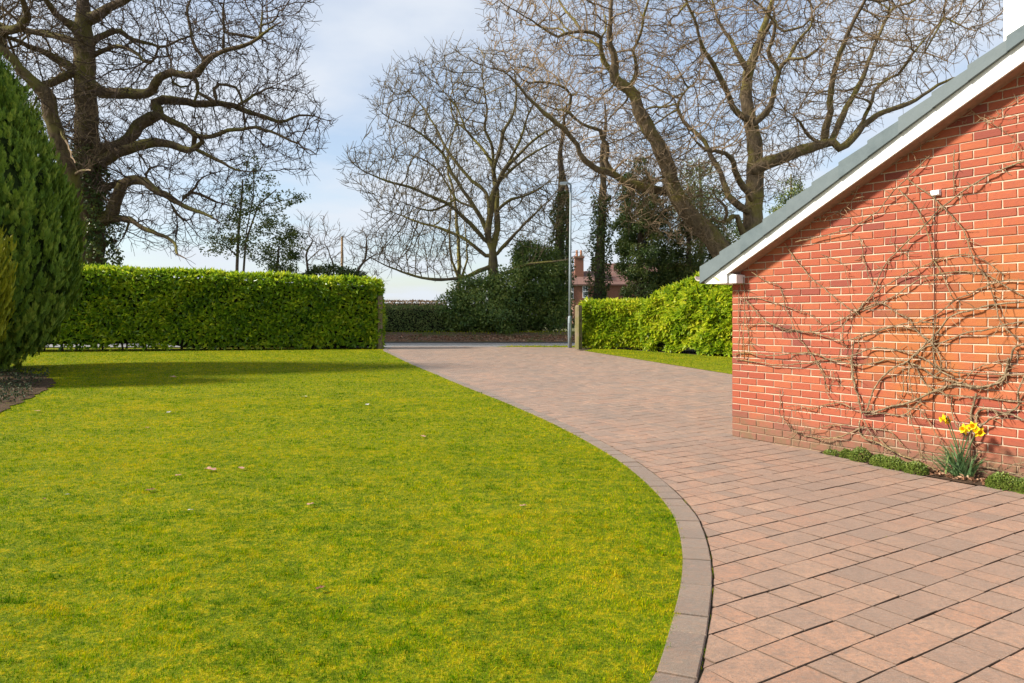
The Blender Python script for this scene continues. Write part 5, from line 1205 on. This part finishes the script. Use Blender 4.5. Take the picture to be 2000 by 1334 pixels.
# dark ground cover in the left bed
n = 2600; q = rng.random((n, 2)); xx = -190 + 285 * q[:, 0]; yy = 728 + 62 * q[:, 1] ** 1.2; gp_ = np.array([ground(x, y) for x, y in zip(xx, yy)])
k = (xx < 100 - (yy - 735) * 1.1); gp_ = gp_[k]; gp_[:, 2] += rng.uniform(.01, .12, len(gp_)); n = len(gp_)
tag(leaves('ground_cover', gp_, randdir(n) + [0, 0, .4], np.array([0, 0, 1.]) + randdir(n) * .6, .06, .035, DARKCOVER, None, .2), 'dark ground cover and dead leaves in the bare bed at the left lawn edge', kind='stuff')
# litter on the bank and under hedges
n = 4000; x = rng.uniform(-14, 6, n); y = rng.uniform(31.7, 33.2, n); p = np.stack([x, y, gv(y) + .02], 1)
tag(leaves('bank_leaf_litter', p, randdir(n) * [1, 1, .3], np.array([0, 0, 1.]) + randdir(n) * .5, .10, .08, DEADLEAF, None, .3), 'fallen brown leaves strewn over the far roadside bank', kind='stuff')

n = 2600; x = rng.uniform(-14, 6, n); y = rng.uniform(33.6, 35.2, n)
tag(blades('bank_grass', x, y, .12, .03), 'rough green grass growing along the top of the far bank', kind='stuff')

# ------------------------------------------------------------------ leaves fallen on the lawn
def fallen_leaf(label, px, py, size, col, seed, lobed=True):
    random.seed(seed); c = ground(px, py); c[2] += .022; n = 14; a0 = random.uniform(0, 6.28); V = [c + np.array([0, 0, .004])]; curl = random.uniform(.1, .45)
    for i in range(n):
        t = 2 * math.pi * i / n; r = size * .5 * (1 + (.28 * math.cos(5 * t) if lobed else 0)) * (1.0 if abs(math.cos(t)) > .5 else .7) * random.uniform(.88, 1.1)
        x, y = r * math.cos(t), r * math.sin(t) * .75; z = curl * (y * y) / size * 3 + random.uniform(0, .006) + .25 * curl * x
        V.append(c + np.array([x * math.cos(a0) - y * math.sin(a0), x * math.sin(a0) + y * math.cos(a0), max(z, -.004)]))
    F = [[0, 1 + i, 1 + (i + 1) % n] for i in range(n)]
    o = link('fallen_leaf', mesh_py('fallen_leaf', V, F), col); tag(o, label, 'leaf', 'leaves fallen on the lawn')
LP = plain('pale_dead_leaf', (.34, .19, .135), .8, .2, 60, .2); LB = plain('brown_dead_leaf', (.16, .075, .04), .8, .2, 60, .3); LW = plain('bleached_leaf', (.42, .39, .37), .7, .3, 60, .15)
for i, (lab, px, py, sz, col) in enumerate([
    ('largest pale pink dead leaf lying alone on the left lawn', 409, 922, .105, LP), ('pale dead leaf just right of the largest one on the lawn', 471, 919, .07, LP),
    ('curled dark brown leaf on the left lawn below the pale leaves', 293, 962, .075, LB), ('reddish leaf left of the largest pale leaf on the lawn', 348, 934, .055, LP),
    ('pale leaf on the far lawn towards the left hedge', 337, 738, .17, LP), ('bleached leaf in the middle of the left lawn', 330, 808, .09, LW),
    ('brown leaf on the sunny far lawn nearest the hedge', 287, 718, .13, LB), ('pinkish leaf on the lawn right of centre', 826, 856, .075, LP),
    ('white flake on the lawn below the pale leaves', 373, 1002, .035, LW), ('tan leaf in mid lawn below the pale leaves', 608, 991, .06, LP),
    ('small pale leaf on the lawn beside the left soil bed', 72, 806, .08, LP), ('white leaf on the far right of the lawn near the drive', 718, 793, .09, LW),
    ('bleached bit on the far lawn near centre', 594, 777, .1, LW), ('small white flake at the left of the lawn', 132, 972, .035, LW), ('tiny red leaf at the far left of the lawn', 86, 980, .03, LB),
    ('brown scrap on the lower middle lawn', 626, 1158, .045, LB), ('pale scrap on the left lawn near the soil bed', 287, 839, .05, LP), ('small tan leaf near the curved lawn edge', 1022, 994, .05, LP)]):
    fallen_leaf(lab, px, py, sz, col, i + 40)
# weeds and moss in the paving joints
wx_, wy_ = [], []
for i in range(150):
    row = rng.integers(-30, 8); u = U0 + row * PITCH; v = rng.uniform(-1, 9); c = WD * u + WE * v
    if c[1] < 2.3 or c[1] > 10 or c[0] < np.interp(c[1], EO[:, 1], EO[:, 0]) + .03: continue
    ss, qq = loc_sz(c)
    if qq < .3 and ss > -.2: continue
    k = rng.integers(4, 16); wx_.append(c[0] + WE[0] * rng.normal(0, .02, k) + rng.normal(0, .002, k)); wy_.append(c[1] + WE[1] * rng.normal(0, .02, k) + rng.normal(0, .002, k))
for i in range(60):                                # along the joint between edging and blocks
    y = rng.uniform(2.6, 9); k = rng.integers(4, 14); yy = y + rng.normal(0, .03, k); wx_.append(np.interp(yy, EO[:, 1], EO[:, 0]) - .001 + rng.normal(0, .002, k)); wy_.append(yy)
wx_, wy_ = np.concatenate(wx_), np.concatenate(wy_)
tag(blades('joint_weeds', wx_, wy_, .016, .004, None, GRASS, np.full(len(wx_), -.008)), 'tiny green weeds and moss growing in the paving joints', kind='stuff')
